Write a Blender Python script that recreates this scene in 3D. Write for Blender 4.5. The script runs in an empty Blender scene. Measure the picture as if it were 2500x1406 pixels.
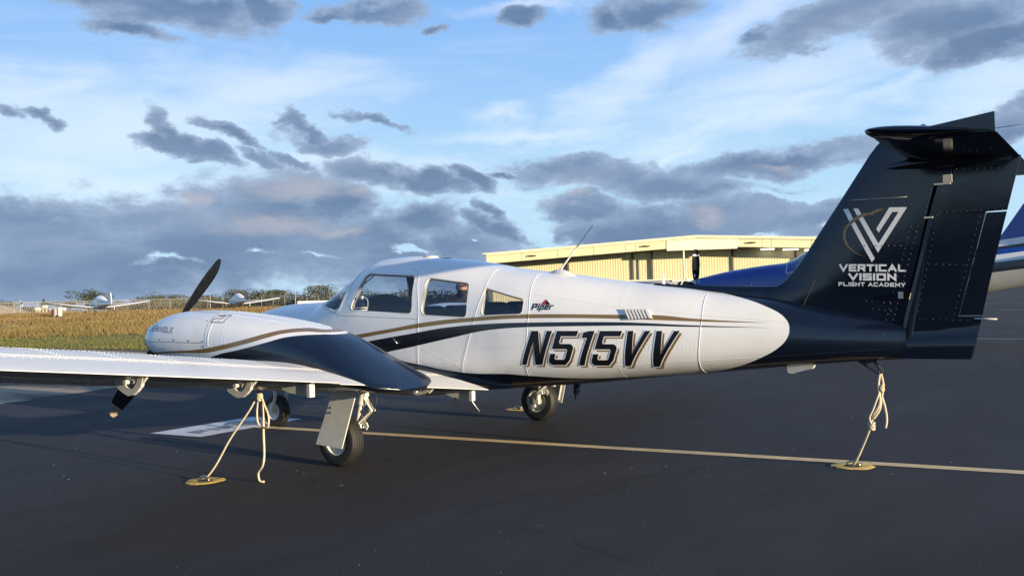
import bpy, bmesh, math, random
import numpy as np
from mathutils import Vector, Matrix

random.seed(4); RNG = np.random.default_rng(4)
scene = bpy.context.scene
COL = scene.collection

# ---------------------------------------------------------------- camera
cam_data = bpy.data.cameras.new('camera'); camera = bpy.data.objects.new('camera', cam_data); COL.objects.link(camera)
cam_data.sensor_width = 36.0; cam_data.lens = 36.0 * 2318.0 / 2500.0
cam_data.clip_start = 0.1; cam_data.clip_end = 6000.0
yaw, pitch, roll = math.radians(33.5), math.radians(0.6), math.radians(-1.5)
fwd = Vector((-math.sin(yaw) * math.cos(pitch), math.cos(yaw) * math.cos(pitch), math.sin(pitch)))
rgt = Vector((math.cos(yaw), math.sin(yaw), 0.0)); up = rgt.cross(fwd)
rgt, up = rgt * math.cos(roll) + up * math.sin(roll), up * math.cos(roll) - rgt * math.sin(roll)
m = Matrix((rgt, up, -fwd)).transposed().to_4x4(); m.translation = Vector((5.71, -7.53, 1.39))
camera.matrix_world = m
scene.camera = camera

# ---------------------------------------------------------------- sun, sky, exposure
SUN_EL, SUN_AZ = math.radians(7.6), math.radians(-6.0)        # low afternoon sun from behind the tail, a little to the left
sun_dir = Vector((math.cos(SUN_EL) * math.cos(SUN_AZ), math.cos(SUN_EL) * math.sin(SUN_AZ), math.sin(SUN_EL)))
sun_data = bpy.data.lights.new('sun', 'SUN'); sun = bpy.data.objects.new('sun', sun_data); COL.objects.link(sun)
sun_data.energy = 5.0; sun_data.angle = math.radians(0.5); sun_data.color = (1.0, 0.82, 0.57)
sun.rotation_euler = sun_dir.to_track_quat('Z', 'Y').to_euler()
sun.location = (0, 0, 30)

scene.view_settings.view_transform = 'Standard'; scene.view_settings.look = 'None'
scene.view_settings.exposure = 0.95; scene.view_settings.gamma = 1.0; scene.view_settings.use_curve_mapping = False
scene.cycles.use_denoising = True
scene.cycles.max_bounces = 8; scene.cycles.transparent_max_bounces = 16
scene.cycles.caustics_reflective = False; scene.cycles.caustics_refractive = False

# clouds: azimuth and elevation (radians, azimuth measured from the direction of the hangar and the field), half sizes, tilt, weight
DARK_CLOUDS = [
    (-0.059, 0.054, 0.082, 0.030, 0.00, 1.00),
    (-0.101, 0.081, 0.056, 0.026, -0.17, 1.00),
    (0.109, 0.052, 0.129, 0.019, 0.00, 0.90),
    (-0.463, 0.076, 0.129, 0.034, 0.00, 1.00),
    (-0.380, 0.085, 0.086, 0.032, 0.00, 1.00),
    (-0.272, 0.093, 0.099, 0.037, 0.07, 1.00),
    (-0.443, 0.037, 0.224, 0.075, 0.00, 1.00),
    (-0.320, 0.060, 0.164, 0.071, 0.00, 1.00),
    (-0.236, 0.076, 0.142, 0.065, 0.00, 1.00),
    (-0.239, 0.114, 0.065, 0.022, 0.09, 1.00),
    (-0.149, 0.058, 0.112, 0.054, 0.00, 1.00),
    (-0.073, 0.035, 0.108, 0.047, 0.00, 1.00),
    (-0.181, 0.101, 0.073, 0.026, 0.00, 0.90),
    (-0.028, 0.081, 0.026, 0.013, -0.35, 0.80),
    (-0.003, 0.072, 0.039, 0.017, -0.17, 0.80),
    (0.089, 0.127, 0.104, 0.021, -0.05, 1.00),
    (0.161, 0.111, 0.112, 0.022, -0.10, 0.90),
    (0.277, 0.130, 0.142, 0.019, 0.05, 0.75),
    (0.075, 0.091, 0.060, 0.017, -0.17, 0.90),
    (0.185, 0.068, 0.181, 0.032, 0.00, 1.00),
    (0.295, 0.070, 0.104, 0.039, 0.00, 0.90),
    (0.100, 0.065, 0.073, 0.017, 0.00, 0.70),
    (0.134, 0.047, 0.173, 0.017, 0.00, 0.80),
    (-0.015, 0.092, 0.026, 0.009, -0.44, 0.70),
    (0.057, 0.049, 0.060, 0.013, 0.00, 0.70),
    (-0.323, 0.166, 0.047, 0.012, -0.52, 1.00),
    (-0.284, 0.177, 0.037, 0.010, -0.45, 1.00),
    (-0.341, 0.165, 0.032, 0.007, 0.00, 0.90),
    (-0.266, 0.153, 0.032, 0.008, -0.35, 1.00),
    (-0.230, 0.148, 0.030, 0.006, -0.44, 0.90),
    (-0.211, 0.177, 0.039, 0.009, -0.49, 1.00),
    (-0.188, 0.165, 0.047, 0.011, -0.14, 1.00),
    (-0.146, 0.183, 0.047, 0.007, -0.17, 0.90),
    (-0.136, 0.134, 0.060, 0.018, -0.14, 1.00),
    (-0.092, 0.125, 0.052, 0.012, -0.17, 1.00),
    (-0.040, 0.125, 0.037, 0.011, -0.26, 0.90),
    (-0.003, 0.130, 0.026, 0.006, 0.00, 0.60),
    (-0.466, 0.184, 0.022, 0.007, -0.21, 0.85),
    (-0.490, 0.184, 0.013, 0.009, 0.00, 0.70),
    (-0.383, 0.288, 0.142, 0.024, -0.09, 1.00),
    (-0.315, 0.283, 0.073, 0.018, 0.00, 1.00),
    (-0.373, 0.261, 0.056, 0.010, -0.14, 0.95),
    (-0.239, 0.287, 0.043, 0.017, 0.00, 0.95),
    (-0.130, 0.292, 0.060, 0.012, 0.17, 1.00),
    (-0.168, 0.283, 0.039, 0.009, 0.14, 0.80),
    (-0.077, 0.280, 0.017, 0.009, 0.00, 0.50),
    (0.010, 0.287, 0.030, 0.012, 0.00, 0.90),
    (0.111, 0.281, 0.039, 0.017, 0.00, 0.85),
    (0.154, 0.290, 0.056, 0.026, 0.14, 1.00),
    (0.351, 0.262, 0.104, 0.018, 0.17, 1.00),
    (0.440, 0.249, 0.086, 0.030, 0.14, 0.95),
    (0.474, 0.229, 0.065, 0.019, 0.26, 0.90),
    (0.272, 0.255, 0.022, 0.009, 0.00, 0.60),
    (0.489, 0.150, 0.030, 0.022, 0.00, 0.80)]
PALE_CLOUDS = [
    (0.139, 0.223, 0.095, 0.024, 0.49, 1.00),
    (0.240, 0.268, 0.112, 0.026, 0.52, 1.00),
    (0.413, 0.207, 0.086, 0.014, 0.42, 1.00),
    (0.217, 0.173, 0.181, 0.019, 0.24, 0.90),
    (0.310, 0.190, 0.151, 0.017, 0.35, 0.80),
    (0.154, 0.141, 0.112, 0.009, 0.28, 0.90),
    (-0.386, 0.171, 0.198, 0.056, 0.00, 0.85),
    (-0.423, 0.127, 0.198, 0.030, 0.00, 1.00),
    (-0.261, 0.223, 0.164, 0.030, 0.05, 0.50),
    (-0.439, 0.210, 0.129, 0.026, 0.07, 0.60),
    (-0.147, 0.143, 0.216, 0.026, -0.09, 0.50),
    (-0.008, 0.189, 0.039, 0.012, 0.00, 0.70),
    (0.026, 0.169, 0.173, 0.013, 0.05, 0.50),
    (0.395, 0.228, 0.108, 0.026, 0.00, 0.70),
    (0.279, 0.209, 0.216, 0.065, 0.26, 0.50),
    (0.483, 0.188, 0.086, 0.052, 0.00, 0.60),
    (0.029, 0.300, 0.086, 0.009, 0.00, 0.80)]
SUNLIT_CLOUD = [
    (-0.222, 0.116, 0.082, 0.022, 0.00, 1.00),
    (-0.156, 0.111, 0.039, 0.015, 0.00, 0.70),
    (-0.240, 0.081, 0.104, 0.015, 0.00, 1.00),
    (-0.182, 0.076, 0.052, 0.010, 0.00, 0.60),
    (0.067, 0.104, 0.026, 0.010, 0.00, 0.60),
    (0.277, 0.128, 0.047, 0.009, 0.00, 0.50),
    (0.194, 0.078, 0.035, 0.017, 0.00, 0.40),
    (-0.319, 0.105, 0.026, 0.011, 0.00, 0.40)]
CLOUD_GAPS = [
    (0.023, 0.071, 0.032, 0.015, -0.17, 0.80),
    (0.049, 0.058, 0.047, 0.011, 0.00, 0.60),
    (-0.347, 0.045, 0.035, 0.006, 0.00, 1.00),
    (-0.263, 0.051, 0.022, 0.005, 0.00, 0.80),
    (-0.199, 0.048, 0.035, 0.004, 0.00, 0.80),
    (-0.111, 0.054, 0.026, 0.005, -0.26, 0.80),
    (0.303, 0.063, 0.011, 0.006, 0.00, 0.80),
    (0.255, 0.060, 0.017, 0.006, -0.26, 0.70),
    (0.296, 0.098, 0.060, 0.007, 0.00, 0.50),
    (-0.042, 0.061, 0.009, 0.004, 0.00, 0.60)]

world = bpy.data.worlds.new('World'); scene.world = world; world.use_nodes = True
def build_sky():
    nt = world.node_tree; N = nt.nodes; L = nt.links; N.clear()
    out = N.new('ShaderNodeOutputWorld'); bg = N.new('ShaderNodeBackground')
    L.new(bg.outputs[0], out.inputs[0])
    STR = 0.063
    bg.inputs['Strength'].default_value = STR
    sky = N.new('ShaderNodeTexSky'); sky.sky_type = 'NISHITA'; sky.sun_disc = False
    sky.sun_elevation = SUN_EL; sky.sun_rotation = math.radians(90) - SUN_AZ
    sky.air_density = 1.0; sky.dust_density = 0.6; sky.ozone_density = 1.6
    def val(x):
        return x
    def put(sock, x):
        if isinstance(x, (int, float)): sock.default_value = x
        else: L.new(x, sock)
    def math_(op, a, b=None, c=None, clamp=False):
        n = N.new('ShaderNodeMath'); n.operation = op; n.use_clamp = clamp
        put(n.inputs[0], a)
        if b is not None: put(n.inputs[1], b)
        if c is not None: put(n.inputs[2], c)
        return n.outputs[0]
    def smooth(x, a, b):
        n = N.new('ShaderNodeMapRange'); n.interpolation_type = 'SMOOTHSTEP'
        put(n.inputs['Value'], x); n.inputs['From Min'].default_value = a; n.inputs['From Max'].default_value = b
        return n.outputs[0]
    def mix(f, a, b):
        n = N.new('ShaderNodeMix'); n.data_type = 'RGBA'; put(n.inputs[0], f)
        for s, x in ((n.inputs[6], a), (n.inputs[7], b)):
            if isinstance(x, tuple): s.default_value = (*x, 1)
            else: L.new(x, s)
        return n.outputs[2]
    tc = N.new('ShaderNodeTexCoord')
    def dot(v):
        n = N.new('ShaderNodeVectorMath'); n.operation = 'DOT_PRODUCT'
        L.new(tc.outputs['Generated'], n.inputs[0]); n.inputs[1].default_value = v
        return n.outputs['Value']
    c, s = math.cos(yaw), math.sin(yaw)
    az = math_('ARCTAN2', dot((c, s, 0)), dot((-s, c, 0))); el = math_('ARCSINE', dot((0, 0, 1)))
    comb = N.new('ShaderNodeCombineXYZ'); L.new(az, comb.inputs[0]); L.new(el, comb.inputs[1])
    P0 = comb.outputs[0]
    comb.inputs[2].default_value = 1.0
    def warped(scale, amount, off):
        """ragged cloud edges: the coordinates themselves are pushed about by noise"""
        mp = N.new('ShaderNodeVectorMath'); mp.operation = 'MULTIPLY_ADD'; L.new(P0, mp.inputs[0]); mp.inputs[1].default_value = (scale, scale * 1.7, 1); mp.inputs[2].default_value = (off, off, off)
        n = N.new('ShaderNodeTexNoise'); L.new(mp.outputs[0], n.inputs['Vector']); n.inputs['Scale'].default_value = 1.0; n.inputs['Detail'].default_value = 5.0; n.inputs['Roughness'].default_value = 0.62
        s = N.new('ShaderNodeVectorMath'); s.operation = 'SUBTRACT'; L.new(n.outputs['Color'], s.inputs[0]); s.inputs[1].default_value = (.5, .5, .5)
        w = N.new('ShaderNodeVectorMath'); w.operation = 'MULTIPLY_ADD'; L.new(s.outputs[0], w.inputs[0]); w.inputs[1].default_value = (amount, amount * .55, 0); L.new(P0, w.inputs[2])
        return w.outputs[0]
    P = warped(9.0, 0.12, 4.4)
    def noise(scale, stretch, detail=6.0, rough=0.55, dist=0.0, rot=0.0, off=0.0):
        mp = N.new('ShaderNodeMapping'); L.new(P0, mp.inputs[0]); mp.inputs['Scale'].default_value = (1.0, stretch, 1.0)
        mp.inputs['Rotation'].default_value = (0, 0, rot); mp.inputs['Location'].default_value = (off, off * 0.7, off)
        n = N.new('ShaderNodeTexNoise'); L.new(mp.outputs[0], n.inputs['Vector'])
        n.inputs['Scale'].default_value = scale; n.inputs['Detail'].default_value = detail
        n.inputs['Roughness'].default_value = rough; n.inputs['Distortion'].default_value = dist
        return n.outputs[0]
    def field(blobs):
        """1 at the middle of a cloud, 0 at its rim, negative outside"""
        acc = None; Q = P
        for i, (a, e, ra, re, rot, amp) in enumerate(blobs):
            k = 0.55 + 0.45 * amp; ra, re = ra * k, re * k; cr, sr = math.cos(rot), math.sin(rot)
            if i and i % 6 == 0:                       # keeps the evaluation in order, a few clouds at a time
                n = N.new('ShaderNodeVectorMath'); n.operation = 'MULTIPLY_ADD'; L.new(acc, n.inputs[0]); n.inputs[1].default_value = (1e-9, 0, 0); L.new(P, n.inputs[2]); Q = n.outputs[0]
            uv = []
            for v in ((cr / ra, sr / ra, -(a * cr + e * sr) / ra), (-sr / re, cr / re, (a * sr - e * cr) / re)):
                n = N.new('ShaderNodeVectorMath'); n.operation = 'DOT_PRODUCT'; L.new(Q, n.inputs[0]); n.inputs[1].default_value = v; uv.append(n.outputs['Value'])
            f = math_('MULTIPLY_ADD', uv[0], uv[0], math_('MULTIPLY', uv[1], uv[1]))
            acc = f if acc is None else math_('MINIMUM', acc, f)
        return math_('SUBTRACT', 1.0, math_('SQRT', acc))
    # blue sky, paler towards the horizon, with thin high cloud
    hz = smooth(el, 0.36, 0.05)
    n_streak = noise(3.0, 5.5, 5.0, 0.6, 0.8, 0.42, 9.0)
    zen = smooth(el, 0.28, 1.0)
    clear = mix(0.9, sky.outputs[0], mix(zen, mix(hz, (2.0, 4.2, 8.3), (4.3, 6.6, 8.5)), (0.62, 1.55, 3.9)))
    pale = field(PALE_CLOUDS)
    pale = math_('MAXIMUM', pale, -0.5)
    veil = math_('ADD', pale, math_('MULTIPLY_ADD', n_streak, 3.0, -1.44))
    veil = math_('MULTIPLY', smooth(veil, -0.68, 1.10), 0.85)
    haze = mix(hz, (5.6, 6.6, 8.6), (6.2, 7.6, 8.8))
    col = mix(veil, clear, haze)
    # low cumulus in shade, here and there touched by the sun
    n1 = noise(7.0, 1.9, 6.0, 0.58, 0.25, -0.15, 1.7)
    n2 = noise(24.0, 2.0, 5.0, 0.62, 0.3, -0.1, 5.3)
    dark = math_('MAXIMUM', field(DARK_CLOUDS), -0.55)
    gaps = math_('MAXIMUM', field(CLOUD_GAPS), 0.0)
    d = math_('ADD', dark, math_('MULTIPLY_ADD', n1, 1.3, -0.62))
    d = math_('ADD', d, math_('MULTIPLY_ADD', n2, 1.0, -0.52))
    d = math_('SUBTRACT', d, math_('MULTIPLY', gaps, 1.0))
    mask = smooth(d, -0.10, 0.30)
    body = smooth(d, 0.0, 0.8)
    n3 = noise(5.0, 3.4, 4.0, 0.55, 0.3, 0.0, 12.0)
    shade = mix(smooth(n3, 0.35, 0.68), (1.05, 1.68, 2.95), (1.75, 2.5, 3.95))
    rim = mix(body, (2.9, 3.8, 5.3), shade)
    lit = math_('MAXIMUM', field(SUNLIT_CLOUD), 0.0)
    lit = math_('MULTIPLY', smooth(math_('ADD', lit, math_('MULTIPLY_ADD', n3, 1.6, -0.8)), 0.0, 1.1), 0.8)
    cloud = mix(lit, rim, (3.75, 3.75, 4.35))
    col = mix(math_('MULTIPLY', mask, 0.90), col, cloud)
    L.new(col, bg.inputs['Color'])
build_sky()
world.cycles.sampling_method = 'MANUAL'; world.cycles.sample_map_resolution = 512

# ---------------------------------------------------------------- helpers
def material(name, color, rough=0.5, metal=0.0, coat=0.0, spec=0.5, vary=0.0, vscale=8.0, bump=0.0, bscale=60.0, rvary=0.0):
    m = bpy.data.materials.new(name); m.use_nodes = True
    nt = m.node_tree; b = nt.nodes['Principled BSDF']
    b.inputs['Base Color'].default_value = (*color, 1); b.inputs['Roughness'].default_value = rough
    b.inputs['Metallic'].default_value = metal; b.inputs['Coat Weight'].default_value = coat
    b.inputs['Coat Roughness'].default_value = 0.06; b.inputs['Specular IOR Level'].default_value = spec
    if vary or bump or rvary:
        tc = nt.nodes.new('ShaderNodeTexCoord'); n = nt.nodes.new('ShaderNodeTexNoise')
        nt.links.new(tc.outputs['Object'], n.inputs['Vector'])
        n.inputs['Scale'].default_value = vscale; n.inputs['Detail'].default_value = 6; n.inputs['Roughness'].default_value = 0.6
        if vary:
            hs = nt.nodes.new('ShaderNodeHueSaturation'); hs.inputs['Color'].default_value = (*color, 1)
            mr = nt.nodes.new('ShaderNodeMapRange'); nt.links.new(n.outputs[0], mr.inputs[0])
            mr.inputs['From Min'].default_value = 0.3; mr.inputs['From Max'].default_value = 0.7
            mr.inputs['To Min'].default_value = 1 - vary; mr.inputs['To Max'].default_value = 1 + vary
            nt.links.new(mr.outputs[0], hs.inputs['Value']); nt.links.new(hs.outputs[0], b.inputs['Base Color'])
        if rvary:
            mr = nt.nodes.new('ShaderNodeMapRange'); nt.links.new(n.outputs[0], mr.inputs[0])
            mr.inputs['From Min'].default_value = 0.3; mr.inputs['From Max'].default_value = 0.7
            mr.inputs['To Min'].default_value = max(0.02, rough - rvary); mr.inputs['To Max'].default_value = rough + rvary
            nt.links.new(mr.outputs[0], b.inputs['Roughness'])
        if bump:
            n2 = nt.nodes.new('ShaderNodeTexNoise'); nt.links.new(tc.outputs['Object'], n2.inputs['Vector'])
            n2.inputs['Scale'].default_value = bscale; n2.inputs['Detail'].default_value = 4
            bp = nt.nodes.new('ShaderNodeBump'); bp.inputs['Strength'].default_value = bump; bp.inputs['Distance'].default_value = 0.01
            nt.links.new(n2.outputs[0], bp.inputs['Height']); nt.links.new(bp.outputs[0], b.inputs['Normal'])
    return m

def link(o, parent=None, label=None, cat=None, group=None, kind=None):
    COL.objects.link(o)
    if parent is not None: o.parent = parent
    tag(o, label, cat, group, kind)
    return o
def tag(o, label=None, cat=None, group=None, kind=None):
    for k, v in (('label', label), ('category', cat), ('group', group), ('kind', kind)):
        if v: o[k] = v
    return o
def thing(name, label, cat, loc=(0, 0, 0), rotz=0.0, group=None):
    o = bpy.data.objects.new(name, None); o.empty_display_size = 0.2
    o.location = loc; o.rotation_euler = (0, 0, rotz)
    return link(o, None, label, cat, group)
def mk(name, verts, faces, mat, parent=None, smooth=True, fmat=None, normals=None, **kw):
    me = bpy.data.meshes.new(name)
    me.from_pydata([tuple(map(float, v)) for v in verts], [], [tuple(map(int, f)) for f in faces])
    for mm in (mat if isinstance(mat, (list, tuple)) else [mat]): me.materials.append(mm)
    if fmat is not None: me.polygons.foreach_set('material_index', np.asarray(fmat, dtype=np.int32))
    me.polygons.foreach_set('use_smooth', np.full(len(me.polygons), bool(smooth)))
    me.update()
    if normals is not None: me.normals_split_custom_set_from_vertices([tuple(map(float, n)) for n in normals])
    return link(bpy.data.objects.new(name, me), parent, **kw)
def mk_bm(name, bm, mat, parent=None, smooth=False, recalc=True, **kw):
    if recalc: bmesh.ops.recalc_face_normals(bm, faces=bm.faces[:])
    me = bpy.data.meshes.new(name); bm.to_mesh(me); bm.free()
    for mm in (mat if isinstance(mat, (list, tuple)) else [mat]): me.materials.append(mm)
    me.polygons.foreach_set('use_smooth', np.full(len(me.polygons), bool(smooth)))
    return link(bpy.data.objects.new(name, me), parent, **kw)
def shade_by_angle(o, deg=35):
    """smooth, but keep real edges sharp"""
    me = o.data; bm = bmesh.new(); bm.from_mesh(me)
    for f in bm.faces: f.smooth = True
    for e in bm.edges:
        e.smooth = not (len(e.link_faces) == 2 and e.calc_face_angle(0) > math.radians(deg))
    bm.to_mesh(me); bm.free()
    return o

class Geo:
    """collects simple shapes into one vertex/face list"""
    def __init__(self): self.v = []; self.f = []
    def add(self, verts, faces):
        n = len(self.v); self.v += [tuple(map(float, p)) for p in verts]; self.f += [tuple(int(i) + n for i in q) for q in faces]; return self
    def box(self, c, s, R=None):
        c = np.array(c, float); h = np.array(s, float) / 2
        p = np.array([(x, y, z) for x in (-1, 1) for y in (-1, 1) for z in (-1, 1)]) * h
        if R is not None: p = p @ np.array(R, float).T
        return self.add(p + c, [(0, 1, 3, 2), (4, 6, 7, 5), (0, 4, 5, 1), (2, 3, 7, 6), (0, 2, 6, 4), (1, 5, 7, 3)])
    def prism(self, outline, y0, y1, axis=1):
        """outline in the two other axes, extruded along axis"""
        n = len(outline); o = [k for k in range(3) if k != axis]; vs = []
        for y in (y0, y1):
            for a, b in outline:
                p = [0, 0, 0]; p[o[0]] = a; p[o[1]] = b; p[axis] = y; vs.append(p)
        fs = [tuple(range(n))[::-1], tuple(range(n, 2 * n))] + [(i, (i + 1) % n, n + (i + 1) % n, n + i) for i in range(n)]
        return self.add(vs, fs)
    def tube(self, path, r, seg=8, cap=True):
        path = np.array(path, float); n = len(path); r = np.broadcast_to(np.asarray(r, float), (n,))
        t = np.gradient(path, axis=0); t /= np.maximum(np.linalg.norm(t, axis=1, keepdims=True), 1e-9)
        a = np.array([0, 0, 1.0]) if abs(t[0, 2]) < 0.9 else np.array([1.0, 0, 0])
        u = np.cross(t[0], a); u /= np.linalg.norm(u); vs = []; fs = []
        for i in range(n):
            u = u - t[i] * (u @ t[i]); u /= np.linalg.norm(u); w = np.cross(t[i], u)
            for k in range(seg):
                q = 2 * math.pi * k / seg; vs.append(path[i] + r[i] * (math.cos(q) * u + math.sin(q) * w))
        for i in range(n - 1):
            for k in range(seg):
                fs.append((i * seg + k, i * seg + (k + 1) % seg, (i + 1) * seg + (k + 1) % seg, (i + 1) * seg + k))
        if cap: fs += [tuple(range(seg))[::-1], tuple(range((n - 1) * seg, n * seg))]
        return self.add(vs, fs)
    def lathe(self, prof, c=(0, 0, 0), axis='y', seg=40, closed=False):
        """profile of (radius, along) pairs turned about an axis through c"""
        n = len(prof); vs = []; fs = []
        for k in range(seg):
            q = 2 * math.pi * k / seg
            for r, a in prof:
                p = {'y': (r * math.cos(q), a, r * math.sin(q)), 'x': (a, r * math.cos(q), r * math.sin(q)), 'z': (r * math.cos(q), r * math.sin(q), a)}[axis]
                vs.append((p[0] + c[0], p[1] + c[1], p[2] + c[2]))
        m = n if closed else n - 1
        for k in range(seg):
            for i in range(m):
                j = (i + 1) % n; k2 = (k + 1) % seg
                fs.append((k * n + i, k * n + j, k2 * n + j, k2 * n + i))
        return self.add(vs, fs)
    def make(self, name, mat, parent=None, smooth=False, angle=None, **kw):
        bm = bmesh.new(); me = bpy.data.meshes.new(name); me.from_pydata(self.v, [], self.f); bm.from_mesh(me); bpy.data.meshes.remove(me)
        o = mk_bm(name, bm, mat, parent, smooth, **kw)
        if angle: shade_by_angle(o, angle)
        return o

def grid_faces(nr, nc, wrap=False):
    f = []
    for i in range(nr - 1):
        for j in range(nc if wrap else nc - 1):
            k = (j + 1) % nc; f.append((i * nc + j, i * nc + k, (i + 1) * nc + k, (i + 1) * nc + j))
    return f
def bezier(pts, n=40):
    """smooth path through points"""
    pts = np.array(pts, float); d = np.r_[0, np.cumsum(np.linalg.norm(np.diff(pts, axis=0), axis=1))]
    t = np.linspace(0, d[-1], n); out = np.zeros((n, 3))
    m = np.gradient(pts, d, axis=0)
    for k, tt in enumerate(t):
        i = min(np.searchsorted(d, tt, side='right') - 1, len(d) - 2); h = d[i + 1] - d[i]; u = (tt - d[i]) / h
        out[k] = (1 + 2 * u) * (1 - u) ** 2 * pts[i] + u * (1 - u) ** 2 * h * m[i] + u * u * (3 - 2 * u) * pts[i + 1] + u * u * (u - 1) * h * m[i + 1]
    return out
def copy_tree(o, parent=None):
    c = o.copy(); COL.objects.link(c); c.parent = parent
    for ch in list(o.children): copy_tree(ch, c)
    return c
def round_poly(pts, r, n=5):
    """polygon with rounded corners (list of (x, z))"""
    out = []; N_ = len(pts); P = [np.array(p, float) for p in pts]
    rr = r if isinstance(r, (list, tuple)) else [r] * N_
    for i in range(N_):
        a, b, c = P[i - 1], P[i], P[(i + 1) % N_]; u = (a - b); v = (c - b); lu, lv = np.linalg.norm(u), np.linalg.norm(v)
        q = min(rr[i], lu * 0.45, lv * 0.45); p0, p1 = b + u / lu * q, b + v / lv * q
        for k in range(n + 1):
            t = k / n; out.append((1 - t) ** 2 * p0 + 2 * t * (1 - t) * b + t * t * p1)
    return [tuple(p) for p in out]
def area2(p):
    return sum(p[i - 1][0] * p[i][1] - p[i][0] * p[i - 1][1] for i in range(len(p)))
def grow_poly(pts, d):
    """polygon pushed outwards by d"""
    P = [np.array(p, float) for p in pts]; s = 1 if area2(pts) > 0 else -1; out = []
    for i in range(len(P)):
        a, b, c = P[i - 1], P[i], P[(i + 1) % len(P)]
        e0 = (b - a) / np.linalg.norm(b - a); e1 = (c - b) / np.linalg.norm(c - b)
        n0 = s * np.array([e0[1], -e0[0]]); n1 = s * np.array([e1[1], -e1[0]]); k = n0 + n1
        q = d / max(0.35, (1 + n0 @ n1) / 2) / 1.0; out.append(tuple(b + k / 2 * q))
    return out
def flat_decal(name, polys, place, mat, parent, step=0.05, **kw):
    """flat print: polygons in a plane (x, z), laid on a surface by place(x, z, ...)"""
    bm = bmesh.new()
    for p in polys:
        vs = [bm.verts.new((x, 0, z)) for x, z in p]
        f = bm.faces.new(vs)
    bm.normal_update(); bmesh.ops.triangulate(bm, faces=bm.faces[:])
    if step:
        xs = [v.co.x for v in bm.verts]; zs = [v.co.z for v in bm.verts]
        for lo, hi, no, ax in ((min(xs), max(xs), (1, 0, 0), 0), (min(zs), max(zs), (0, 0, 1), 2)):
            k = lo + step
            while k < hi:
                co = [0, 0, 0]; co[ax] = k
                bmesh.ops.bisect_plane(bm, geom=bm.faces[:] + bm.edges[:] + bm.verts[:], plane_co=co, plane_no=no); k += step
    for v in bm.verts: v.co = Vector(tuple(map(float, place(v.co.x, v.co.z))))
    return mk_bm(name, bm, mat, parent, smooth=True, **kw)
# strokes of the lettering: polylines in a unit box, '+' marks an end that butts against another stroke
GLYPH = {
    'V': [[(0, 1), (.5, 0), (1, 1)]], 'E': [[(1, 1), (0, 1), (0, 0), (1, 0)], ['+', (0, .5), (.9, .5)]],
    'R': [[(0, 0), (0, 1), (1, 1), (1, .45), (0, .45), '+'], ['+', (.5, .45), (1, 0)]], 'T': [[(0, 1), (1, 1)], ['+', (.5, 1), (.5, 0)]],
    'I': [[(0, 1), (0, 0)]], 'C': [[(1, 1), (0, 1), (0, 0), (1, 0)]], 'A': [[(0, 0), (.5, 1), (1, 0)], ['+', (.18, .28), (.82, .28), '+']],
    'L': [[(0, 1), (0, 0), (1, 0)]], 'S': [[(1, 1), (0, 1), (0, .5), (1, .5), (1, 0), (0, 0)]], 'O': [[(0, 0), (0, 1), (1, 1), (1, 0), 'c']],
    'N': [[(0, 0), (0, 1), (1, 0), (1, 1)]], 'F': [[(1, 1), (0, 1), (0, 0)], ['+', (0, .5), (.85, .5)]],
    'G': [[(1, 1), (0, 1), (0, 0), (1, 0), (1, .45), (.55, .45)]], 'H': [[(0, 1), (0, 0)], [(1, 1), (1, 0)], ['+', (0, .5), (1, .5), '+']],
    'D': [[(0, 0), (0, 1), (.75, 1), (1, .8), (1, .2), (.75, 0), 'c']], 'M': [[(0, 0), (0, 1), (.5, .25), (1, 1), (1, 0)]],
    'Y': [[(0, 1), (.5, .45), (1, 1)], ['+', (.5, .45), (.5, 0)]], 'P': [[(0, 0), (0, 1), (1, 1), (1, .45), (0, .45), '+']],
    'i': [[(0, .64), (0, 0)], [(0, 1), (0, .9)]], 'p': [[(0, -.32), (0, .64), (1, .64), (1, 0), (0, 0), '+']],
    'e': [['+', (0, .32), (1, .32), (1, .64), (0, .64), (0, 0), (1, 0)]], 'r': [[(0, 0), (0, .64), (.9, .64)]]}
def letters(text, width, height, stroke, gap, slant=0.0, narrow='IiJ', wide={}, track=0.0):
    """stroke lettering as polygons in a box that starts at (0, 0); returns (polygons, total width)"""
    x = 0.0; polys = []; h = stroke / 2
    for ch in text:
        if ch == ' ': x += gap * 3.0; continue
        w = stroke if ch in narrow else width * wide.get(ch, 1.0)
        for line in GLYPH[ch]:
            closed = line[-1] == 'c'; b0, b1 = line[0] == '+', line[-1] == '+'
            P = [np.array((h + a * max(w - stroke, 0), h + b * (height - stroke))) for a, b in [q for q in line if not isinstance(q, str)]]
            if b0: P[0] = P[0] + (P[1] - P[0]) / np.linalg.norm(P[1] - P[0]) * (h + .0002)
            elif not closed: P[0] = P[0] - (P[1] - P[0]) / np.linalg.norm(P[1] - P[0]) * h
            if b1: P[-1] = P[-1] + (P[-2] - P[-1]) / np.linalg.norm(P[-2] - P[-1]) * (h + .0002)
            elif not closed: P[-1] = P[-1] - (P[-2] - P[-1]) / np.linalg.norm(P[-2] - P[-1]) * h
            n = len(P); off = []
            for i in range(n):
                a = P[i - 1] if (i > 0 or closed) else None; c = P[(i + 1) % n] if (i < n - 1 or closed) else None
                ds = [d / np.linalg.norm(d) for d in ([P[i] - a] if a is not None else []) + ([c - P[i]] if c is not None else [])]
                ns = [np.array((-d[1], d[0])) for d in ds]; k = sum(ns); k = k / np.linalg.norm(k)
                off.append(k * h / max(0.42, k @ ns[0]))
            for i in range(n if closed else n - 1):
                j = (i + 1) % n
                q = [P[i] + off[i], P[j] + off[j], P[j] - off[j], P[i] - off[i]]
                polys.append([(x + a + slant * b, b) for a, b in q])
        x += w + gap
    return polys, x - gap
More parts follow.
